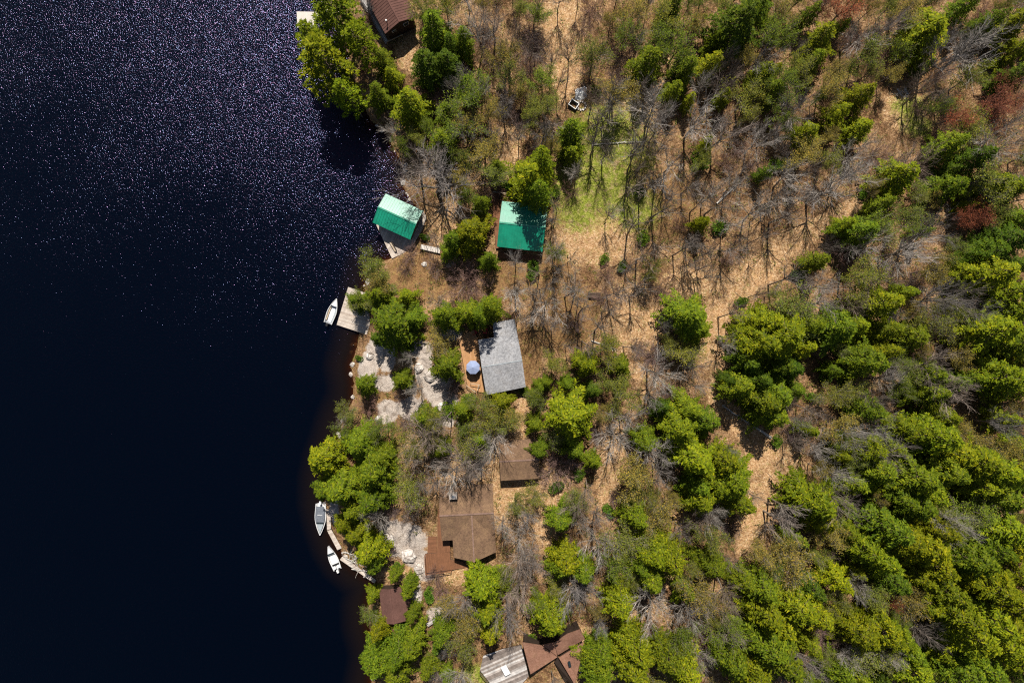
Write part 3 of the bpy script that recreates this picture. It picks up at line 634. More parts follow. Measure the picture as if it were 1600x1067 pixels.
for _ in range(9000):
    px = fr.uniform(560, 1625); py = fr.uniform(-20, 1085)
    if px < shore_px(py)+14 or openness(px, py) > fr.uniform(.25,.9): continue
    r = fr.uniform(13, 26)
    if any((t[1]-px)**2+(t[2]-py)**2 < (0.66*(t[3]+r))**2 for t in trees): continue
    dens = min(1, max(0, (px-700)/500))
    low = px > 1130 and py > 470
    u = fr.random(); cls = 'O' if u < .44 else ('B' if u < .70 else ('P' if u < .82 else 'E'))
    if low and u > .52: cls = 'E'; r *= 1.15
    if cls == 'E' and dens < .25: cls = 'O'
    if cls in 'EO' and max(openness(px+q_*22, py+w_*22) for q_, w_ in ((1,0),(-1,0),(0,1),(0,-1))) > .6:
        if fr.random() < .6: continue
        cls = 'B' if fr.random() < .4 else 'P'; r = min(r, 18)
    if cnt[cls] >= {'O':160,'B':110,'P':80,'E':230}[cls]: continue
    cnt[cls] += 1; trees.append([cls, px, py, r*(.9 if cls == 'E' and not low else 1)])
trees = [t for t in trees if not (track_d(t[1], t[2]) < (16+0.55*t[3] if t[0] in 'BOPE' else (10 if t[0] in 'KS' else 8)))]
for t in trees:      # keep the track open: ease the big crowns off it
    if t[0] in 'YGD' and track_d(t[1], t[2]) < t[3]*.9: t[3] *= .85
def sizeword(cls, r):
    lim = {'W':(0,99),'S':(10,13),'P':(18,27),'R':(18,27),'E':(17,23)}.get(cls, (20,33))
    return 'small' if r < lim[0] else ('large' if r > lim[1] else 'mid-sized')
# labels
key = {}
for t in trees:
    cls, px, py, r = t
    best = min(LAND, key=lambda q: math.hypot(q[0]-px, q[1]-py)); d = math.hypot(best[0]-px, best[1]-py)
    base = SORT[cls][1].format(s=sizeword(cls, r))
    if d < 88:
        kk = (base, direction(px-best[0], py-best[1]), best[2]); key.setdefault(kk, []).append((d, t)); t.append(kk)
    else:
        t.append(None)
seen = set()
for kk, lst in key.items():
    lst.sort(key=lambda q: q[0])
    for i, (d, t) in enumerate(lst):
        lab = f"{kk[0]} {kk[1]} {kk[2]}" + (f", {ORD[i]}nearest" if i else (", nearest" if len(lst) > 1 else ""))
        t.append(lab); seen.add(lab)
NTH = ["first","second","third","fourth","fifth","sixth","seventh","eighth","ninth","tenth","eleventh","twelfth","thirteenth","fourteenth","fifteenth","sixteenth","seventeenth","eighteenth","nineteenth","twentieth","twenty-first","twenty-second","twenty-third","twenty-fourth","twenty-fifth"]
BAND = ["top","second","third","fourth","fifth","sixth","seventh","bottom"]
def short(t):
    cls, px, py, r = t[:4]
    return SORT[cls][1].format(s=sizeword(cls, r)).replace(' with feathery boughs','').replace(' with layered boughs','').replace(' just coming into leaf','').replace(' with few branches','').replace('mid-sized ','medium ')
rows = {}
for t in trees: rows.setdefault((short(t), min(7, max(0, int(t[2]/133.4)))), []).append(t)
for (bs, bd), lst in rows.items():
    lst.sort(key=lambda t: -t[1])
    for i, t in enumerate(lst):
        if t[4] is None: t.append(f"{bs}, {NTH[i] if i < 25 else 'last'} such from the right in the {BAND[bd]} eighth")
        elif len(t[5].split()) > 16: t[5] = t[5].replace(' with feathery boughs','').replace(' with layered boughs','').replace(' just coming into leaf','')

used_first = {}
def place_tree(t, idx):
    cls, px, py, r, _, lab = t
    HOV = {(1450,50): 11, (771,480): 15, (749,490): 13, (822,276): 16, (841,300): 17, (847,258): 16}
    kind = {'Y':'C','G':'C','D':'C','E':'C'}.get(cls, cls); HP, RP = DIM[kind]
    rr = random.Random(int(px*131+py*17)); hg = 3.0
    for _i in range(4):
        Rm = r/F*(CAM_H-hg-8)*(1.13 if kind == 'C' and cls != 'E' and px > 1150 and py > 480 else 1.0)
        if kind in 'C': Ht = min(15.5, 3.6+2.5*Rm)*rr.uniform(.92,1.08)
        elif kind == 'W': Ht = min(20, 9+2.2*Rm)
        elif kind == 'K': Ht = min(17, 9.5+2.0*Rm)*rr.uniform(.85,1.1)
        elif kind == 'B': Ht = min(17, 7.5+1.9*Rm)*rr.uniform(.9,1.1)
        elif kind in 'OR': Ht = min(14, 4.5+2.1*Rm)*rr.uniform(.9,1.1)
        elif kind == 'P': Ht = min(6, 2.0+1.1*Rm)
        else: Ht = 0.7+1.3*Rm
        Ht = HOV.get((int(px), int(py)), Ht)
        hc = Ht*{'C':.55,'W':.68,'B':.72,'K':.75,'O':.68,'R':.68,'P':.6,'S':.5}[kind]
        p = P(px, py, hg+hc); hg = max(gz(p.x, p.y), 0.0)
    protos = PROTO[kind]; pi = rr.randrange(len(protos)); tm, cm = protos[pi]
    name, _l, cat, grp = SORT[cls]
    root = empty(name, (p.x, p.y, hg), rr.uniform(0, 6.28), lab, cat, grp)
    tl_ = .11 if kind in 'BK' else .05
    root.rotation_euler = (rr.uniform(-tl_,tl_), rr.uniform(-tl_,tl_), rr.uniform(0,6.28))
    sx = Rm/RP; root.scale = (sx*rr.uniform(.93,1.07)*1.07, sx*rr.uniform(.93,1.07)*1.07, Ht/HP)
    c0 = COLS[cls]; v = rr.uniform(.74, 1.12); h = rr.uniform(-.12,.10)
    col = (c0[0]*v*(1+h), c0[1]*v, c0[2]*v*(1-h), 1)
    if cls == 'O':
        q = rr.random(); 
        if q < .3: col = (0.26*v, 0.22*v, 0.05*v, 1)
        elif q < .5: col = (0.14*v, 0.20*v, 0.02*v, 1)
    if cls == 'E':
        q = rr.random(); col = (0.21*v,0.25*v,0.008,1) if q < .4 else ((0.09*v,0.15*v,0.010,1) if q > .75 else col)
    if cls == 'B' and rr.random() < .45: col = (0.47, 0.42, 0.37, 1)
    for me, nm in ((tm, 'stems' if kind == 'S' else 'trunk'), (cm, 'foliage' if kind == 'S' else 'crown')):
        o = bpy.data.objects.new(nm, me); COL.objects.link(o); o.parent = root
        o.color = col
    return root
for i, t in enumerate(trees): place_tree(t, i)
print("TREES", len(trees), {k: sum(1 for t in trees if t[0] == k) for k in COLS})
#BUILD
# ------------------------------------------------------------------ stuff: low brush, fallen twigs and seedlings
def brush():
    r = random.Random(5); tw = MB(); lf = MB(); n = 0
    while n < 9000:
        px = r.uniform(545, 1620); py = r.uniform(-15, 1082); o = openness(px, py)
        if px < shore_px(py)+6: continue
        if any(abs(px-bx) < rx*.8 and abs(py-by) < ry*.8 for bx, by, rx, ry in BLD): continue
        if r.random() < o*0.85: continue
        n += 1; p = PG(px, py); z = p.z; kind = r.random()
        if kind < .5:
            for _ in range(r.choice((2,3,4))):
                d = Vector((r.gauss(0,.6), r.gauss(0,.6), r.uniform(.1,1.3))).normalized()*r.uniform(.5,1.7); q = p+Vector((r.gauss(0,.2), r.gauss(0,.2), 0))
                tw.tube(q, q+d, .022, .008)
                for _k in range(2):
                    a = q + d*r.uniform(.3,.8); tw.tube(a, a+Vector((r.gauss(0,.4), r.gauss(0,.4), r.uniform(0,.4))), .012, .006)
        elif kind < .72:
            a = r.uniform(0, 6.28); L = r.uniform(.5, 3.2) if r.random() < .4 else r.uniform(.3,1.0); d = Vector((math.cos(a)*L, math.sin(a)*L, 0)); e = p+d
            e.z = gz(e.x, e.y)+.06; tw.tube(p+Vector((0,0,.06)), e, .04 if L > 1.4 else .02, .014, 4)
        else:
            for _ in range(r.randint(6,14)):
                q = p + Vector((r.gauss(0,.35), r.gauss(0,.35), r.uniform(.1,.7)))
                leafquad(lf, q, Vector((r.uniform(-1,1), r.uniform(-1,1), r.uniform(-.3,.4))), r.uniform(.15,.34), r.uniform(.1,.2), Vector((r.uniform(-.5,.5), r.uniform(-.5,.5), 1)))
    a = tw.build('brushwood', M['brush']); tag(a, 'low leafless brush and fallen twigs over the forest floor', 'brushwood', kind='stuff')
    b = lf.build('seedlings', M['seedling']); tag(b, 'scattered olive seedlings and low plants on the forest floor', 'ground cover', kind='stuff')
M['brush'] = m_twig('brush_twig', (0.22,0.16,0.12)); M['seedling'] = m_leaf('seedling_leaf', (0.14,0.16,0.04))
brush()

# ------------------------------------------------------------------ buildings
def frame(px, py, eave_z, deg, name, label, cat, zbase=None):
    """root Empty on the ground under picture point (px,py) taken at eave height"""
    p = P(px, py, eave_z)
    zb = gz(p.x, p.y) if zbase is None else zbase
    return empty(name, (p.x, p.y, zb), R_(deg), label, cat)
def gable_roof(root, L, W, ze, rise, mat, over=0.0, ribs=False, cx=0, cy=0, name='roof', t=.14, capmat=None):
    b = MB(); h = W/2
    for s in (1, -1):
        b.slab([(cx-L/2, cy, ze+rise), (cx-L/2, cy+s*h, ze), (cx+L/2, cy+s*h, ze), (cx+L/2, cy, ze+rise)][::s], t)
    o = b.build(name, mat, root)
    if ribs:
        rb = MB(); n = int(L/.46); a = math.atan2(rise, h); sl = math.hypot(rise, h)
        for s in (1, -1):
            for i in range(n+1):
                x = cx - L/2 + .03 + (L-.06)*i/n
                rot = Matrix.Rotation(-s*a, 3, 'X')
                rb.box((x, cy+s*h/2, ze+rise/2+.025), (.055, sl-.02, .055), rot=rot)
        rb.build('roof_rib', mat, o)
    cp = MB(); cp.box((cx, cy, ze+rise+.02), (L+.02, .26, .06)); cp.build('ridge_cap', capmat or (M['ridge'] if mat in (M['brown_shingle'],) else mat), o)
    return o
def gable_walls(root, L, W, ze, rise, inset, mat, cx=0, cy=0, z0=-.8):
    b = MB(); l = L/2-inset; h = W/2-inset; zt = ze+rise*inset/(W/2)-.16; zp = ze+rise-.16
    pts = [(-h, z0), (h, z0), (h, zt), (0, zp), (-h, zt)]
    n = len(b.v)
    for x in (-l, l):
        for y, z in pts: b.v.append((cx+x, cy+y, z))
    b.f += [(0,1,2,3,4)[::-1], (5,6,7,8,9), (0,5,6,1)[::-1], (1,6,7,2)[::-1], (0,4,9,5)[::-1], (2,7,8,3)[::-1], (3,8,9,4)[::-1]]; b.m += [0]*7
    return b.build('wall', mat, root)
def opening(root, kind, x, y, z, w_, h_, axis, mat_frame=None):
    """window or door on a wall: axis 'x' means the wall faces +-X"""
    f = MB(); g = MB(); t = .08
    d = (t, w_, h_) if axis == 'x' else (w_, t, h_); f.box((x, y, z), d)
    fo = f.build(kind, mat_frame or M['white'], root)
    d2 = (t+.03, w_-.16, h_-.16) if axis == 'x' else (w_-.16, t+.03, h_-.16)
    if kind == 'window': g.box((x, y, z), d2); g.build('pane', M['glass'], fo)
    else:
        g.box((x, y, z-.02), d2); g.build('door_panel', M['wood_lt'], fo)
        k = MB(); k.box((x+(.1 if axis == 'x' else w_*.32), y+(w_*.32 if axis == 'x' else .1), z), (.06,.06,.1)); k.build('handle', M['alu'], fo)
    return fo
def clip_strip(poly, c, s, lo, hi):
    """part of a convex polygon with lo <= across <= hi, across = -x*s + y*c"""
    def cut(pl, sign, lim):
        out = []
        for i in range(len(pl)):
            a, b = pl[i], pl[(i+1) % len(pl)]
            fa = sign*((-a[0]*s+a[1]*c)-lim); fb = sign*((-b[0]*s+b[1]*c)-lim)
            if fa >= 0: out.append(a)
            if (fa > 0) != (fb > 0) and abs(fa-fb) > 1e-9:
                t = fa/(fa-fb); out.append((a[0]+(b[0]-a[0])*t, a[1]+(b[1]-a[1])*t))
        return out
    pl = cut(poly, 1, lo)
    return cut(pl, -1, hi) if len(pl) >= 3 else []
def boards(root, poly, z, deg, width, mat, name='boards', th=.05, gap=.012, jit=0.0):
    c, s = math.cos(R_(deg)), math.sin(R_(deg)); ac = [-x*s+y*c for x, y in poly]; b = MB(); r = random.Random(int(abs(z)*100)+len(poly)); u = min(ac)
    while u < max(ac):
        q = clip_strip(poly, c, s, u+gap/2, min(u+width-gap/2, max(ac)))
        if len(q) >= 3:
            ar = sum(q[i][0]*q[(i+1)%len(q)][1]-q[(i+1)%len(q)][0]*q[i][1] for i in range(len(q)))
            if abs(ar) > .01:
                if ar < 0: q = q[::-1]
                dz = r.uniform(0, jit)
                b.prism(q, z-th+dz, z+dz)
        u += width
    return b.build(name, mat, root)
def deck(name, label, cat, pxpoly, z, deg, width, mat, post_to=-1.0, rail=None, railmat=None, skirt=None, jit=.004):
    W_ = [P(a, b, z) for a, b in pxpoly]; cx = sum(p.x for p in W_)/len(W_); cy = sum(p.y for p in W_)/len(W_)
    root = empty(name, (cx, cy, 0), 0, label, cat)
    loc = [(p.x-cx, p.y-cy) for p in W_]
    boards(root, loc, z, deg, width, mat, jit=jit)
    fr_ = MB()
    for i in range(len(loc)):
        a = Vector(loc[i]+(0,)); b_ = Vector(loc[(i+1) % len(loc)]+(0,)); d = b_-a; m = (a+b_)/2; ctr = -m.normalized()*.06
        fr_.box((m.x+ctr.x, m.y+ctr.y, z-.17), (d.length-.05, .08, .22), math.atan2(d.y, d.x))
    fr_.build('rim_joist', skirt or M['wood_dk'], root)
    for i in range(len(loc)):
        a = loc[i]; x, y = a[0]*.94, a[1]*.94
        pb = MB(); zz = min(gz(cx+x, cy+y), z-.35) - .3; pb.box((x, y, (zz+z-.06)/2), (.13, .13, max(.1, z-.06-zz))); pb.build('post', M['wood_dk'], root)
    if rail:
        for (i, j) in rail:
            a = Vector(loc[i]+(0,)); b_ = Vector(loc[j]+(0,)); d = b_-a; n = max(1, int(d.length/1.5)); rb = MB(); m = (a+b_)/2
            rb.box((m.x, m.y, z+.95), (d.length, .13, .05), math.atan2(d.y, d.x)); rb.box((m.x, m.y, z+.5), (d.length, .05, .08), math.atan2(d.y, d.x))
            for k in range(n+1):
                p = a+d*(k/n)*.985+d*.007; rb.box((p.x, p.y, z+.46), (.09,.09,.92))
            rb.build('railing', railmat or mat, root)
    return root

# 1 brown-roofed house at the top
ze = 6.2; hz = 3.0
c = P(606, 4, ze); r1 = frame(608, 0, ze, -61.5, 'house', 'brown metal-roofed house with a white vent pipe at the top edge', 'house', hz)
# local +X runs towards the gable end seen in the picture (down and to the right)
r1.location = P(607, 4.5, ze).xyz; r1.location.z = hz
Lh, Wh = 8.9, 6.1; e = ze-hz
gable_roof(r1, Lh, Wh, e, 1.35, M['brown_metal'], ribs=True); gable_walls(r1, Lh, Wh, e, 1.35, .45, M['dark_wall'], z0=-2)
opening(r1, 'window', Lh/2-.43, 1.0, 1.9, 1.0, 1.0, 'x'); opening(r1, 'window', Lh/2-.43, -1.4, 1.7, .8, .6, 'x'); opening(r1, 'door', -1.5, -Wh/2+.45, .9, .95, 2.0, 'y')
vp = MB(); vp.tube((Lh/2-1.2, -1.9, e+.3), (Lh/2-1.2, -1.9, e+1.5), .07, .07, 8, cap=True); vo = vp.build('vent_pipe', M['black'], r1)
vc = MB(); vc.tube((Lh/2-1.2, -1.9, e+1.5), (Lh/2-1.2, -1.9, e+1.68), .17, .14, 10, cap=True); vc.build('vent_cap', M['white'], vo)
deck('side_deck', 'long weathered boardwalk deck beside the brown-roofed house', 'deck', [(560,-5),(571,-5),(606,64),(634,52),(636,58),(603,70)][:3]+[(603,70),(598,62)], 2.6, -60, .28, M['deck_grey'])
st = MB(); q0 = P(604.5, 69, 2.4); q1 = P(630, 57, 2.4); d = q1-q0; m_ = (q0+q1)/2
se = empty('gate_beam', (m_.x, m_.y, gz(m_.x, m_.y)), math.atan2(d.y, d.x), 'pale handrail beam across the dark end wall of the brown-roofed house', 'handrail')
st.box((0,0,1.0), (d.length, .14, .1)); st.build('rail', M['wood_lt'], se)
for k in (-1, 0, 1):
    pm = MB(); pm.box((k*d.length*.47, 0, .4), (.1,.1,1.1)); pm.build('post', M['wood_lt'], se)
# 2 swim dock at the top left
deck('swim_dock', 'pale square swim dock on the sparkling water at the top', 'dock', [(463.5,18.5),(492,19),(492,43),(464.5,43.5)], .55, 90, .2, M['dock_white'])
deck('dock_walkway', 'narrow grey walkway joining the pale swim dock to the shore', 'walkway', [(492.6,19),(530,17),(530,24),(492.6,26)], .5, 90, .2, M['dock_pale'])

# 3 boathouse
ze = 3.6
r3 = frame(621.8, 338.7, ze, -24.5, 'boathouse', 'boathouse with a glossy green metal roof at the water edge', 'boathouse', 0.45)
L3, W3 = 7.25, 5.55; e = ze-.45
gable_roof(r3, L3, W3, e, 1.0, M['green_metal'], ribs=True); gable_walls(r3, L3, W3, e, 1.0, .4, M['wall_green'], z0=-.3)  # same green on both planes; gloss alone pales the sunward one
opening(r3, 'door', -1.0, -W3/2+.4, 1.05, 1.0, 2.0, 'y'); opening(r3, 'window', 1.6, -W3/2+.4, 1.4, 1.2, .9, 'y'); opening(r3, 'window', L3/2-.4, .6, 1.5, 1.2, .9, 'x')
deck('boathouse_deck', 'weathered triangular deck wrapped round the green-roofed boathouse', 'deck', [(588,352),(612.5,404),(640,391),(673,352),(662,331),(604,318)], .45, 65, .2, M['dock_pale'])
# bench on that deck
pb = P(615, 386, .45); be = empty('deck_bench', (pb.x, pb.y, .45), R_(-60), 'pale bench on the boathouse deck', 'bench')
b = MB(); b.box((0,0,.43), (1.9,.42,.06)); b.build('seat', M['wood_lt'], be)
for k in (-.8,.8):
    b = MB(); b.box((k,0,.2), (.09,.38,.4)); b.build('leg', M['wood_dk'], be)
b = MB(); b.box((0,.24,.72), (1.9,.05,.4)); b.build('backrest', M['wood_dk'], be)
deck('plank_path', 'short whitish plank path beside the green-roofed boathouse', 'walkway', [(658,382),(688,388),(687,396),(657,389)], 1.75, 80, .22, M['dock_white'])

# 4 green-roofed cottage
zb4 = PG(815, 356).z; ze = zb4+2.7
r4 = frame(816, 354, ze, -6.5, 'cottage', 'square cottage with a bright green metal roof beside the lawn', 'cottage', zb4)
L4, W4 = 7.9, 7.9
gable_roof(r4, L4, W4, 2.7, 1.45, M['green_metal'], ribs=True); gable_walls(r4, L4, W4, 2.7, 1.45, .45, M['wall_wood'])
opening(r4, 'window', -1.6, -W4/2+.45, 1.5, 1.2, 1.0, 'y'); opening(r4, 'door', .8, -W4/2+.45, 1.05, .95, 2.05, 'y'); opening(r4, 'window', 2.5, -W4/2+.45, 1.5, 1.0, 1.0, 'y'); opening(r4, 'window', -L4/2+.45, .6, 1.5, 1.1, 1.0, 'x')
deck('cottage_porch', 'narrow brown porch along the left wall of the green-roofed cottage', 'porch', [(768,303),(779,303),(785,388),(775,388)], zb4+.25, 0, .2, M['deck_red'])
deck('cottage_steps', 'brown timber terrace along the lower wall of the green-roofed cottage', 'terrace', [(782,394),(848,400),(847,408),(780,403)], zb4+.1, 0, .25, M['deck_red'])
fe = PG(798, 305); f4 = empty('timber_rail', (fe.x, fe.y, fe.z), R_(-7), 'pale timber rail fence above the green-roofed cottage', 'fence')
b = MB(); b.box((0,0,.95), (6.6,.12,.07)); b.build('top_rail', M['wood_lt'], f4)
b = MB(); b.box((0,0,.5), (6.6,.05,.12)); b.build('middle_rail', M['wood_lt'], f4)
for k in range(5):
    b = MB(); b.box((-3.2+1.6*k,0,.42), (.11,.11,1.0)); b.build('post', M['wood_lt'], f4)
b = MB(); b.box((-3.3,-1.0,.95), (.12,2.0,.07)); b.build('side_rail', M['wood_lt'], f4)

# 5 grey-roofed cottage with deck
zb5 = PG(785, 565).z; ze = zb5+2.8; rise = 1.0
def lw(root, px, py, z):
    p = P(px, py, z); return root.matrix_basis.inverted() @ p
r5 = frame(785, 560, ze, 0, 'cottage', 'cottage with a grey shingle roof and pale ridge line', 'cottage', zb5)
rl, rr_ = lw(r5, 752.5, 573.5, ze+rise), lw(r5, 816, 563, ze+rise)
bl, br = lw(r5, 760, 617, ze), lw(r5, 821.5, 604.5, ze); nl_, tl, tr = lw(r5, 747, 531, ze+.15), lw(r5, 770, 504, ze-.2), lw(r5, 804, 498.5, ze-.2); nm_ = lw(r5, 772, 527, ze+.12)
def onplane(p, a, b_, c_):
    n = (b_-a).cross(c_-a); return Vector((p.x, p.y, a.z-(n.x*(p.x-a.x)+n.y*(p.y-a.y))/n.z))
b = MB(); b.slab([bl, br, rr_, rl], .16)
back = [onplane(q, rl, rr_, tr) for q in (nl_, nm_, tl, tr)]
b.slab([rl, rr_, back[3], back[2], back[1], back[0]], .16)
ro = b.build('roof', M['grey_shingle'], r5)
b = MB(); d = rr_-rl; m_ = (rl+rr_)/2; b.box((m_.x, m_.y, m_.z+.02), (d.length, .13, .05), math.atan2(d.y, d.x)); b.build('ridge_cap', M['canvas_lt'], ro)
ctr = sum((p for p in (bl, br, tr, tl, nl_)), Vector())/5
wp = [tuple((Vector((p.x, p.y))*(.93) + Vector((ctr.x, ctr.y))*.07)) for p in (bl, br, tr, tl, nm_, nl_)]
b = MB(); b.prism(wp, -.9, 2.45); b.build('wall', M['wall_wood'], r5)
g_ = [(bl+(rl-bl)*.1)*.97+ctr*.03, (rl+ctr*.03-rl*.03), nl_*.97+ctr*.03]
dk5 = deck('cottage_deck', 'orange wooden deck along the left side of the grey-roofed cottage', 'deck', [(717,531),(722,524),(740,516),(747,530),(759,614),(746,612),(731,604)], zb5+.35, 97, .15, M['deck_orange'], rail=[(0,1)], railmat=M['wood_lt'])
deck('deck_landing', 'small orange landing left of the grey-roofed cottage deck', 'landing', [(703,543),(717,539),(718.5,555),(705,551)], zb5+.15, 5, .15, M['deck_orange'])
for (a_, b_, lb) in (((728.5,602),(743,612.5),'slanting timber railing at the lower end of the orange deck'),((735,599),(750,601.5),'dark-topped stair railing on the lower orange deck'),((748,601.5),(746,610),'short stair railing beside the grey-roofed cottage')):
    q0 = P(*a_, zb5+1.2); q1 = P(*b_, zb5+1.2); d = q1-q0; m_ = (q0+q1)/2
    re_ = empty('stair_railing', (m_.x, m_.y, zb5+.35), math.atan2(d.y, d.x), lb, 'railing')
    b = MB(); b.box((0,0,.85), (d.length,.1,.06)); b.build('top_rail', M['wood_lt'], re_)
    for k in (-.48,.48):
        b = MB(); b.box((k*d.length,0,.41), (.09,.09,.82)); b.build('post', M['wood_dk'], re_)
# parasol, table, chairs
zd = zb5+.35; pu = P(739, 574, zd+2.4)
um = empty('patio_umbrella', (pu.x, pu.y, zd), 0, 'blue-grey eight-sided patio umbrella open on the orange deck', 'umbrella')
b = MB(); top = (0,0,2.72)
for k in range(8):
    a0, a1 = 2*math.pi*(k+.5)/8, 2*math.pi*(k+1.5)/8
    b.face([(1.22*math.cos(a0), 1.22*math.sin(a0), 2.22), (1.22*math.cos(a1), 1.22*math.sin(a1), 2.22), top])
    b.face([(1.22*math.cos(a0), 1.22*math.sin(a0), 2.10), (1.22*math.cos(a1), 1.22*math.sin(a1), 2.10), (1.22*math.cos(a1), 1.22*math.sin(a1), 2.22), (1.22*math.cos(a0), 1.22*math.sin(a0), 2.22)])
b.build('canopy', M['umbrella'], um)
b = MB(); b.tube((0,0,.05), (0,0,2.8), .03, .025, 8, cap=True); b.build('pole', M['alu'], um)
b = MB()
for k in range(8):
    a0 = 2*math.pi*(k+.5)/8; b.tube((0,0,2.68), (1.2*math.cos(a0), 1.2*math.sin(a0), 2.19), .015, .012, 4)
b.build('rib', M['alu'], um)
b = MB(); b.tube((0,0,0), (0,0,.1), .28, .24, 14, cap=True); b.build('base', M['black'], um)
tb = empty('patio_table', (pu.x, pu.y, zd), 0, 'round patio table under the blue-grey umbrella', 'table')
b = MB(); b.tube((0,0,.70), (0,0,.74), .6, .6, 20, cap=True); b.build('tabletop', M['black'], tb)
for k in range(4):
    b = MB(); a0 = k*math.pi/2+.785; b.tube((.42*math.cos(a0), .42*math.sin(a0), .7), (.46*math.cos(a0), .46*math.sin(a0), 0), .025, .025, 6); b.build('leg', M['black'], tb)
def chair(x, y, z, rz, label, mat, group='chairs round the patio table', name='patio_chair'):
    e_ = empty(name, (x, y, z), rz, label, 'chair', group)
    b = MB(); b.box((0,0,.44), (.5,.5,.05)); b.build('seat', mat, e_)
    b = MB(); b.box((0,-.25,.72), (.5,.05,.5)); b.build('backrest', mat, e_)
    for i in (-1, 1):
        for j in (-1, 1):
            b = MB(); b.box((i*.21, j*.21, .21), (.04,.04,.42)); b.build('leg', M['black'], e_)
    return e_
for k, (dx, dy, lb) in enumerate(((0,1.02,'white patio chair just above the blue-grey umbrella'),(-1.0,-.35,'dark patio chair lower left under the blue-grey umbrella'),(.95,-.45,'dark patio chair lower right under the blue-grey umbrella'))):
    chair(pu.x+dx, pu.y+dy-.25, zd, math.atan2(-dx, dy)+math.pi, lb, M['white'] if k == 0 else M['black'])
for k, (px, py, lb) in enumerate(((741,519,'red deck chair on the left behind the orange deck'),(758,517,'red deck chair on the right behind the orange deck'))):
    p = P(px, py, zb5+.6); e_ = chair(p.x, p.y, gz(p.x, p.y)+.02, .4+k, lb, M['red'], 'red deck chairs', 'deck_chair'); e_.scale = (1.9,1.4,1.3)

# 6 small brown cabin
zb6 = PG(810, 720).z; ze = zb6+2.4
r6 = frame(811, 718, ze, 3, 'cabin', 'small brown cabin with a litter-strewn roof above the large brown house', 'cabin', zb6)
gable_roof(r6, 6.7, 6.9, 2.4, .8, M['brown_shingle']); gable_walls(r6, 6.7, 6.9, 2.4, .8, .35, M['dark_wall'])
opening(r6, 'window', -1.6, -3.1, 1.4, 1.0, .8, 'y'); opening(r6, 'door', .6, -3.1, 1.0, .9, 1.95, 'y')

# 7 large brown-roofed house
zb7 = PG(735, 815).z; ze = zb7+2.9
r7 = frame(730, 800, ze, 3, 'house', 'large brown-roofed house with a front gable and red-brown deck', 'house', zb7)
gable_roof(r7, 9.3, 9.4, 2.9, 1.5, M['brown_shingle'], cx=0, cy=0); gable_walls(r7, 9.3, 9.4, 2.9, 1.5, .5, M['dark_wall'])
# front wing, ridge towards the bottom of the picture
b = MB(); wx0, wx1, yf, yb = -2.75, 4.62, -7.9, -.25; xm = .85; zr = 2.9+1.38; ze_ = 2.9+.02
b.slab([(wx0, yb-3.3, ze_), (wx0, yf+.2, ze_), (xm, yf-.35, zr), (xm, yb, zr)], .15); b.slab([(wx1, yf+.75, ze_), (wx1, yb-3.3, ze_), (xm, yb, zr), (xm, yf-.35, zr)], .15)
wr = b.build('wing_roof', M['brown_shingle'], r7)
b = MB(); b.box((xm, (yf-.35+yb)/2, zr+.02), (.22, yb-yf+.35, .05)); b.build('ridge_cap', M['ridge'], wr)
b = MB(); yw = yf+.75; pts = [(wx0+.4, -.8), (wx1-.4, -.8), (wx1-.4, 2.75), (xm, 4.0), (wx0+.4, 2.75)]
n = 0
for y in (yw, -4.3):
    for x, z in pts: b.v.append((x, y, z))
b.f += [(0,1,2,3,4), (5,6,7,8,9)[::-1], (0,5,6,1), (1,6,7,2), (2,7,8,3), (3,8,9,4), (4,9,5,0)]; b.m += [0]*7
b.build('wing_wall', M['dark_wall'], r7)
opening(r7, 'window', -.6, yw, 1.5, 1.6, 1.5, 'y'); opening(r7, 'window', 2.4, yw, 1.5, 1.6, 1.5, 'y')
b = MB(); b.box((-2.1, 3.2, 3.6), (1.3,.95,2.0)); ch = b.build('chimney', M['rock'], r7)
b = MB(); b.box((-2.1, 3.2, 4.65), (.5,.4,.2)); b.build('flue', M['canvas'], ch)
deck('house_deck', 'red-brown deck below the front gable of the large brown-roofed house', 'deck', [(664.5,865),(703,862),(704,874),(738,880),(740,885),(706,890),(666,895)], zb7+.5, 96, .14, M['deck_red'], rail=[(6,5),(0,6)])
deck('side_walk', 'long narrow red-brown deck beside the left wall of the large brown-roofed house', 'deck', [(684,795),(692,795),(703,842),(703,861.5),(683,864)], zb7+.504, 96, .14, M['deck_red'])
deck('lower_deck', 'lower red-brown step deck next to the white rock slab', 'deck', [(669,838),(682.5,838),(682.5,863),(668,864)], zb7+.1, 5, .14, M['deck_red'], rail=None)

# 8 brown waterside shed
zb8 = PG(612, 945).z; ze = zb8+2.3
r8 = frame(613, 945, ze, 97, 'shed', 'brown-roofed shed between bushes at the water edge', 'shed', zb8)
gable_roof(r8, 6.1, 4.0, 2.3, .75, M['brown_metal']); gable_walls(r8, 6.1, 4.0, 2.3, .75, .3, M['dark_wall'])
b = MB(); b.slab([(-1.6,-2.0,2.35), (-1.6,-3.3,1.95), (2.0,-3.3,1.95), (2.0,-2.0,2.35)], .12); b.build('lean_to_roof', M['brown_metal'], r8)
opening(r8, 'door', -2.72, .2, 1.0, .9, 1.9, 'x')
deck('plank_steps', 'grey plank steps over the rock right of the waterside shed', 'steps', [(666,974),(684,963),(687,967),(669,979)], PG(676,970).z+.4, 35, .3, M['deck_grey'])

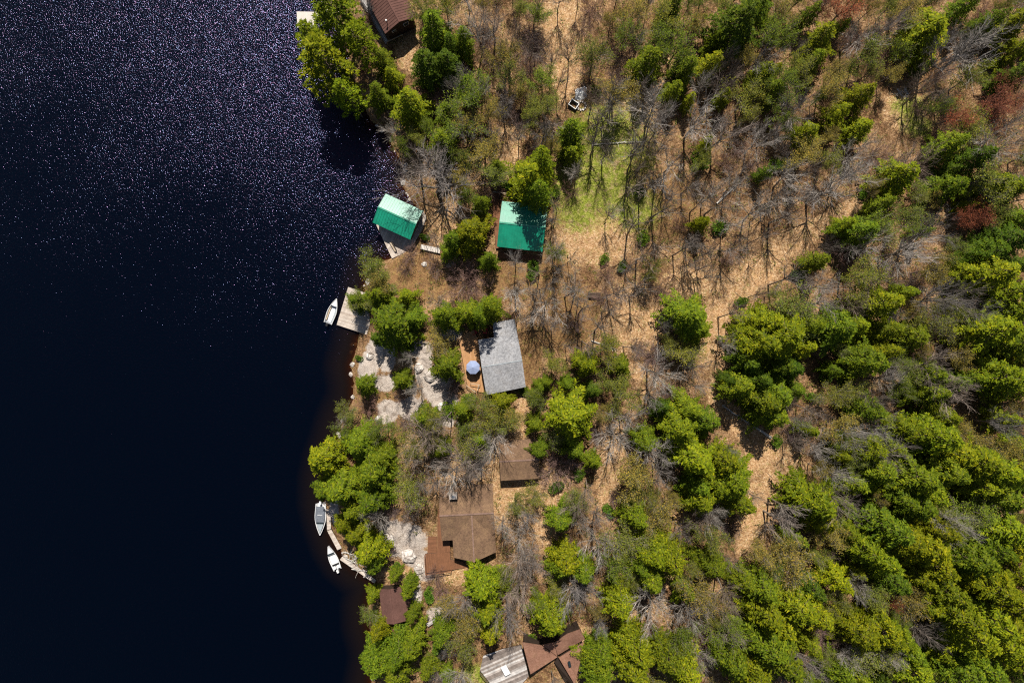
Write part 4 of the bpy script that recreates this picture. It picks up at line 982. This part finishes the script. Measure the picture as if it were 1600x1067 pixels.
# 9 star-roofed house
zb9 = PG(870, 1026).z
r9 = frame(871, 1026, zb9+1.2, 0, 'house', 'brown house with a star-shaped roof of pointed wings at the bottom', 'house', zb9)
def wing(pts, name='roof_wing', mat='star_shingle'):
    q = [lw(r9, a, b_, zb9+z) for a, b_, z in pts]; bb = MB()
    ar = sum(q[i].x*q[(i+1) % len(q)].y-q[(i+1) % len(q)].x*q[i].y for i in range(len(q)))
    if ar < 0: q = q[::-1]
    bb.slab([tuple(p) for p in q], .18); o_ = bb.build(name, M[mat], r9)
    c_ = sum(q, Vector())/len(q); wb = MB(); wpoly = [tuple(Vector((p.x, p.y))*.9+Vector((c_.x, c_.y))*.1) for p in q]
    zs = {i: q[i].z for i in range(len(q))}
    n_ = len(wpoly); 
    for i, (x, y) in enumerate(wpoly): wb.v.append((x, y, -.8))
    for i, (x, y) in enumerate(wpoly): wb.v.append((x, y, (q[i].z*.9+c_.z*.1)-.22))
    wb.f.append(tuple(range(n_-1, -1, -1))); wb.m.append(0)
    for i in range(n_):
        j = (i+1) % n_; wb.f.append((i, j, n_+j, n_+i)); wb.m.append(0)
    wb.build('wall', M['dark_wall'], r9)
    return o_
wing([(871,1026,1.5),(846,1008,3.2),(816,1003,4.6),(829,1053,3.6)]); wing([(871.5,1023,1.6),(866,1004,2.4),(886,990,3.6),(906,983,4.4),(914,998,3.4)])
wing([(871,1025,1.55),(866,1003,2.5),(847,1007,3.1)]); w3 = wing([(873,1027,1.6),(912,1003,3.4),(909,1025,4.2),(898,1069,3.6)])
wing([(871,1028,1.4),(896.5,1069,3.5),(882,1062,1.2),(866,1034,.9)], 'lower_roof', 'dark_wall')  # roof facet turned from the sun, its shade put into the dark colour
b = MB(); q = lw(r9, 890, 1037, zb9+3.25); b.box((q.x, q.y, q.z), (.42,.95,.2), .2); b.build('skylight', M['glass'], w3)
deck('weathered_deck', 'big weathered white-striped deck left of the star-roofed house', 'deck', [(750,1047),(755,1024),(788,1013),(815,1007),(826,1056),(800,1085),(780,1085)], zb9+.55, 24, .33, M['deck_grey'], rail=[(6,0)], railmat=M['wood_dk'])
p = P(790, 1047, zb9+1.3); t9 = empty('deck_table', (p.x, p.y, zb9+.55), R_(-62), 'white rectangular table on the weathered deck', 'table')
b = MB(); b.box((0,0,.74), (1.75,1.05,.06)); b.build('tabletop', M['white'], t9)
for i in (-1,1):
    for j in (-1,1):
        b = MB(); b.box((i*.75, j*.42, .355), (.07,.07,.71)); b.build('leg', M['white'], t9)
deck('back_landing', 'small white landing with steps right of the star-roofed house', 'landing', [(905,1038),(914,1030),(917,1043),(906,1052)], zb9+.4, 30, .2, M['dock_white'])

# 10 dock with aluminium boat
deck('dock', 'wooden dock under a leaning evergreen with an aluminium boat alongside', 'dock', [(526,507.5),(544,448.5),(572,458),(582,490),(576,524)], .6, -18, .2, M['dock_pale'])
def hull_sections(L, W, n=15, stern=.86, fine=1.7):
    out = []
    for i in range(n):
        t = i/(n-1); k = 1 - max(0, (t-.42)/.58)**fine
        out.append((L*(t-.5), W/2*k*(stern+(1-stern)*min(1, t/.35))))
    return out
def boat(px, py, L, W, deg, name, label, style):
    p = P(px, py, .4); e_ = empty(name, (p.x, p.y, 0), R_(deg), label, 'boat')
    sec = hull_sections(L, W); n = len(sec); hz_ = .55
    b = MB()   # outer skin + inner skin
    rings = []
    for (x, h) in sec:
        t = x/L+.5; sh = hz_ + .18*max(0, t-.4); h = max(h, .02)
        rings.append([(x, -h, sh), (x, -h*.86, .1), (x, -h*.35, -.22+.2*t), (x, 0, -.28+.3*max(0, t-.5)), (x, h*.35, -.22+.2*t), (x, h*.86, .1), (x, h, sh),
                      (x, h*.88, sh), (x, h*.78, .12), (x, 0, .06), (x, -h*.78, .12), (x, -h*.88, sh)])
    for rg in rings: b.v += rg
    k = len(rings[0])
    for i in range(n-1):
        for j in range(k):
            j2 = (j+1) % k; b.f.append((i*k+j, (i+1)*k+j, (i+1)*k+j2, i*k+j2)); b.m.append(0)
    b.f.append(tuple(range(k))); b.m.append(0); b.f.append(tuple(range((n-1)*k+k-1, (n-1)*k-1, -1))); b.m.append(0)
    hm = M['alu'] if style == 'open' else M['white_gel']
    b.build('hull', hm, e_)
    g = MB()
    for i in range(n-1):
        for s in (-1, 1):
            a_ = Vector((sec[i][0], s*max(sec[i][1], .02), rings[i][6][2]+.02)); c_ = Vector((sec[i+1][0], s*max(sec[i+1][1], .02), rings[i+1][6][2]+.02)); g.tube(a_, c_, .055, .055, 6)
    g.build('gunwale', M['white_gel'], e_)
    def ww(x): 
        return float(np.interp(x, [s_[0] for s_ in sec], [s_[1] for s_ in sec]))
    def platform(name_, x0, x1, z, inset, mat, m=6):
        bb = MB(); xs = [x0+(x1-x0)*i/m for i in range(m+1)]; poly = [(x, -(max(.02, ww(x)-inset))) for x in xs]+[(x, max(.02, ww(x)-inset)) for x in xs[::-1]]
        bb.prism(poly, z-.06, z); return bb.build(name_, mat, e_)
    if style == 'open':
        platform('foredeck', L*.2, L*.47, .6, .1, M['white_gel']); platform('floor', -L*.44, L*.19, .16, .42, M['white_gel'])
        for s in (-1, 1):
            bb = MB(); bb.box((-L*.12, s*(W*.33), .36), (L*.55, .22, .08)); bb.build('side_bench', M['canvas_lt'] if s < 0 else M['wood_lt'], e_)
        bb = MB(); bb.box((L*.18, 0, .45), (.07, W*.72, .35)); bb.build('windscreen', M['glass'], e_)
    elif style == 'canvas':
        platform('foredeck', L*.12, L*.42, .72, .2, M['canvas_lt']); 
        bb = MB(); bb.box((L*.10, 0, .78), (.3, W*.68, .22), rot=Matrix.Rotation(.6, 3, 'Y')); bb.build('windscreen', M['glass'], e_)
        cv = platform('boat_cover', -L*.43, L*.075, .92, .12, M['canvas'], 10)
        bb = MB(); bb.box((-L*.16, 0, .95), (.07, W*.45, .05)); bb.build('cover_strap', M['white'], cv)
        for x in (-L*.3, -L*.02):
            bb = MB(); bb.tube((x, -W*.36, .9), (x, W*.36, .9), .05, .05, 6); bb.build('cover_bow', M['canvas'], cv)
    else:
        platform('foredeck', L*.2, L*.45, .70, .1, M['white_gel'])
        bb = MB(); bb.box((L*.17, 0, .72), (.3, W*.74, .3), rot=Matrix.Rotation(.6, 3, 'Y')); bb.build('windscreen', M['glass'], e_)
        platform('floor', -L*.25, L*.14, .5, .16, M['white']); bb = MB(); bb.box((-L*.28, 0, .45), (.16, W*.78, .3)); bb.build('rear_bench', M['black'], e_)
        for s in (-1, 1):
            bb = MB(); bb.box((-L*.39, s*W*.24, .5), (.55, .5, .25)); bb.build('stern_seat', M['white'], e_)
    om = MB(); xb = -L/2-.22; om.box((xb, 0, .1), (.16, .14, 1.0)); mo = om.build('outboard_motor', M['black'] if style != 'white' else M['white'], e_)
    om = MB(); om.prism([(xb-.3,-.16),(xb+.22,-.2),(xb+.3,0),(xb+.22,.2),(xb-.3,.16)], .55, .95); om.build('cowling', M['white'] if style != 'open' else M['black'], mo)
    om = MB(); om.box((xb-.1, 0, -.35), (.3,.3,.05)); om.build('propeller', M['black'], mo)
    return e_
boat(519.5, 486, 4.7, 1.65, 70, 'aluminium_boat', 'open aluminium boat moored beside the wooden dock', 'open')
boat(501, 811, 5.6, 1.95, -91, 'motorboat', 'white motorboat under a grey cover, bow pointing down', 'canvas')
boat(520.5, 871, 4.5, 1.6, 112, 'motorboat', 'all-white motorboat with its windscreen towards the shore dock', 'white')
# 12 shore walkways
deck('shore_walkway', 'narrow grey plank walkway curving along the shore behind the covered motorboat', 'walkway', [(511,800),(516,800),(518,826),(530,848),(527,850),(513,829)][:0]+[(510,795),(517,795),(517,826),(511,828)], .5, 0, .25, M['dock_pale'])
deck('shore_walkway', 'short slanting plank walkway between the two moored motorboats', 'walkway', [(511.2,829),(517.5,827),(534,856),(527,859)], .5, 20, .25, M['dock_pale'])
deck('shore_walkway', 'long slanting plank walkway below the all-white motorboat', 'walkway', [(531,874),(535,869),(588,906),(585,911)], .5, -50, .25, M['dock_pale'])
# driftwood along that shore
for k, (a_, b_, lb) in enumerate((((536,862),(566,872),'grey driftwood branch nearest the all-white motorboat'),((540,872),(572,884),'grey driftwood branch in the middle of the shore pile'),((545,880),(560,868),'short crossing driftwood branch on the shore pile'),((550,888),(580,893),'lowest grey driftwood branch above the plank walkway'))):
    q0 = PG(*a_, .35); q1 = PG(*b_, .5); q0.z = max(q0.z, .45); bb = MB(); n_ = 5; r_ = random.Random(k); prev = q0
    for i in range(1, n_+1):
        q = q0.lerp(q1, i/n_)+Vector((r_.uniform(-.15,.15), r_.uniform(-.15,.15), r_.uniform(-.05,.1))); bb.tube(prev, q, .11*(1-i*.12), .11*(1-(i+1)*.12), 6)
        for _ in range(4):
            bb.tube(q, q+Vector((r_.uniform(-1.3,1.3), r_.uniform(-1.3,1.3), r_.uniform(0,.7))), .04, .012, 4)
        prev = q
    tag(bb.build('driftwood', M['birch']), lb, 'driftwood', 'driftwood along the lower shore')
# fallen trunk on the track
def log(a_, b_, r0, r1, label, mat='birch', name='fallen_log', lift=.25, group=None):
    q0 = PG(*a_, lift); q1 = PG(*b_, lift); bb = MB(); n_ = 8; prev = q0; r_ = random.Random(int(a_[0]))
    for i in range(1, n_+1):
        q = q0.lerp(q1, i/n_)+Vector((r_.uniform(-.08,.08), r_.uniform(-.08,.08), 0)); q.z = gz(q.x, q.y)+lift; bb.tube(prev, q, r0+(r1-r0)*(i-1)/n_, r0+(r1-r0)*i/n_, 7, cap=True); prev = q
        if r1 < .12 and i > 3:
            for _ in range(3): bb.tube(q, q+Vector((r_.uniform(-1.2,1.2), r_.uniform(-1.2,1.2), r_.uniform(0,.8))), .04, .01, 4)
    return tag(bb.build(name, M[mat]), label, 'log', group)
log((1205,684), (1128,633), .24, .09, 'long pale fallen trunk in the shade across the track')
log((925,226), (1004,221), .10, .06, 'thin fallen stem lying across the upper lawn')
log((1402,139), (1408,149), .13, .11, 'left pale cut log at the top of the oval clearing', lift=.12)
log((1413,139), (1419,148), .13, .11, 'right pale cut log at the top of the oval clearing', lift=.12)
log((924,532), (962,545), .11, .05, 'thin pale fallen branch on the litter right of the grey-roofed cottage')
log((1120,318), (1150,290), .17, .08, 'pale fallen trunk on the litter below the bare trees', lift=.2)
log((1290,800), (1305,812), .09, .05, 'short fallen branch at the forest edge near the lower track')
# snag casting the single thin shadow in the clearing
q = PG(1417, 143); sn = empty('dead_snag', (q.x, q.y, q.z), 0, 'thin dead snag standing in the oval clearing', 'snag')
bb = MB(); bb.tube((0,0,-.3), (.1,.05,3.5), .15, .11, 7); bb.tube((.1,.05,3.5), (.15,0,6.8), .11, .04, 7, cap=True); bb.build('trunk', M['bark_grey'], sn)
bb = MB()
for k in range(6): bb.tube((.12,.03,2.5+.6*k), (.12+math.cos(k*2.1)*.7,.03+math.sin(k*2.1)*.7,3.0+.6*k), .035, .012, 4)
bb.build('branch_stub', M['bark_grey'], sn)
# white tarp heap, crate and sheet
q = PG(908, 147); tp = empty('tarp_heap', (q.x, q.y, q.z), .3, 'crumpled white tarp heap on the leaf litter', 'tarp')
bb = MB(); r_ = random.Random(3); N_ = 9
for i in range(N_):
    for j in range(N_):
        x, y = (i/(N_-1)-.5)*2.1, (j/(N_-1)-.5)*2.1; x += .35*y
        h_ = max(0, 1-(x*x+y*y)*.7)*.8; bb.v.append((x+r_.uniform(-.07,.07), y+r_.uniform(-.07,.07), .05+h_*.7+r_.uniform(0,.2)*h_))
for i in range(N_-1):
    for j in range(N_-1): bb.f.append((i*N_+j, (i+1)*N_+j, (i+1)*N_+j+1, i*N_+j+1)); bb.m.append(0)
bb.build('sheet', M['white'], tp)
q = PG(896, 165); cr = empty('open_crate', (q.x, q.y, q.z), R_(-35), 'open grey crate with a pale rim below the white tarp heap', 'crate')
bb = MB()
for (cx_, cy_, sx_, sy_) in ((0,.55,1.5,.06),(0,-.55,1.5,.06),(.75,0,.06,1.04),(-.75,0,.06,1.04)): bb.box((cx_, cy_, .35), (sx_, sy_, .7))
bb.build('side_panel', M['wall_green'], cr)
bb = MB()
for (cx_, cy_, sx_, sy_) in ((0,.55,1.6,.1),(0,-.55,1.6,.1),(.75,0,.1,.98),(-.75,0,.1,.98)): bb.box((cx_, cy_, .73), (sx_, sy_, .05))
bb.build('rim', M['white'], cr)
q = PG(908, 166); ml = empty('stone_ring', (q.x, q.y, q.z), 0, 'dark ring of stones right of the open grey crate', 'fire ring')
bb = MB()
for k in range(11):
    a0 = k*.571; bb.box((.75*math.cos(a0), .75*math.sin(a0), .12), (.36,.26,.3), a0+.4)
bb.build('stone', M['rock'], ml)
q = PG(928, 462); wpile = empty('woodpile', (q.x, q.y, q.z), 0, 'dark stacked woodpile in the scrub right of the green-roofed cottage', 'woodpile')
for i in range(4):
    for j in range(3):
        bb = MB(); bb.tube((-1.1,-.35+.24*i,.12+.22*j), (1.1,-.35+.24*i+.03,.12+.22*j), .115, .11, 8, cap=True); bb.build('split_log', M['wood_dk'], wpile)
# boulders
def boulder(px, py, r, label, k):
    q = PG(px, py); bb = MB(); r_ = random.Random(k); nu, nv = 12, 7
    for j in range(nv+1):
        ph = math.pi*j/nv
        for i in range(nu):
            th = 2*math.pi*i/nu; d = Vector((math.sin(ph)*math.cos(th), math.sin(ph)*math.sin(th), math.cos(ph)*.6))
            n_ = 1+.28*noise.noise(d*1.7+Vector((k*3.1, 0, 0)))+.12*noise.noise(d*4+Vector((k, 2, 0))); bb.v.append(tuple(Vector((q.x, q.y, q.z+r*.12))+d*(r*n_)))
    for j in range(nv):
        for i in range(nu): bb.f.append((j*nu+i, (j+1)*nu+i, (j+1)*nu+(i+1) % nu, j*nu+(i+1) % nu)); bb.m.append(0)
    tag(bb.build('boulder', M['rock']), label, 'boulder', 'granite boulders near the shore')
for k, (px, py, r, lb) in enumerate(((596,540,1.1,'pale boulder by the inlet above the shore rocks'),(578,556,.8,'small pale boulder at the water edge left of the shore slab'),(655,575,.9,'grey boulder between the shore slab and the umbrella deck'),
   (672,588,1.2,'large pale boulder at the top of the long rock slab'),(690,636,.8,'small boulder at the foot of the long rock slab'),(606,842,1.3,'large pale boulder at the left end of the lower rock slab'),(640,868,1.4,'broad boulder in the middle of the lower rock slab'),
   (655,888,1.0,'boulder just left of the red-brown deck corner'),(648,930,.9,'upright pale boulder right of the waterside shed'),(692,958,.9,'pale boulder beside the grey plank steps'),(663,413,.5,'lone small boulder below the green-roofed boathouse'),(698,405,.8,'small pale boulder under the evergreen left of the green-roofed cottage'),
   (592,655,.7,'small boulder in the grass above the lower evergreens'),(1078,1002,.6,'small grey stone in the lower forest'))):
    boulder(px, py, r, lb, k+1)

# wet stones and sunken logs along the waterline
r_ = random.Random(77); ns = 0
protoR = []; stones = []
for k in range(3):
    bb = MB(); nu, nv = 9, 5
    for j in range(nv+1):
        ph = math.pi*j/nv
        for i in range(nu):
            th = 2*math.pi*i/nu; d = Vector((math.sin(ph)*math.cos(th), math.sin(ph)*math.sin(th), math.cos(ph)*.6)); bb.v.append(tuple(d*(1+.35*noise.noise(d*1.8+Vector((k*5.3,1,0))))))
    for j in range(nv):
        for i in range(nu): bb.f.append((j*nu+i, (j+1)*nu+i, (j+1)*nu+(i+1) % nu, j*nu+(i+1) % nu)); bb.m.append(0)
    protoR.append(bb.mesh('waterline_rock', M['rock']))
for i in range(len(SHORE)-1):
    (x0,y0),(x1,y1) = SHORE[i], SHORE[i+1]
    if y0 < 190 or y1 > 1070: continue
    for _ in range(2 if math.hypot(x1-x0, y1-y0) > 22 else 1):
        t = r_.random(); px = x0+(x1-x0)*t+r_.uniform(-9,4); py = y0+(y1-y0)*t+r_.uniform(-3,3); p = P(px, py, 0)
        o = bpy.data.objects.new('waterline_rock', r_.choice(protoR)); COL.objects.link(o); sc_ = r_.uniform(.15,.5)
        o.location = (p.x, p.y, gz(p.x, p.y)+sc_*.2); o.scale = (sc_*r_.uniform(.8,1.5), sc_, sc_*.8); o.rotation_euler = (0,0,r_.uniform(0,6))
        stones.append((p.y, px, py, o))
cnt_s = {}
for _y, px, py, o in sorted(stones, key=lambda q: -q[0]):
    nm = min(LAND[:12], key=lambda q: math.hypot(q[0]-px, q[1]-py))[2]; k = cnt_s.get(nm, 0); cnt_s[nm] = k+1
    tag(o, f'{NTH[k]} small waterline stone down the shore beside {nm}', 'rock', 'waterline stones')
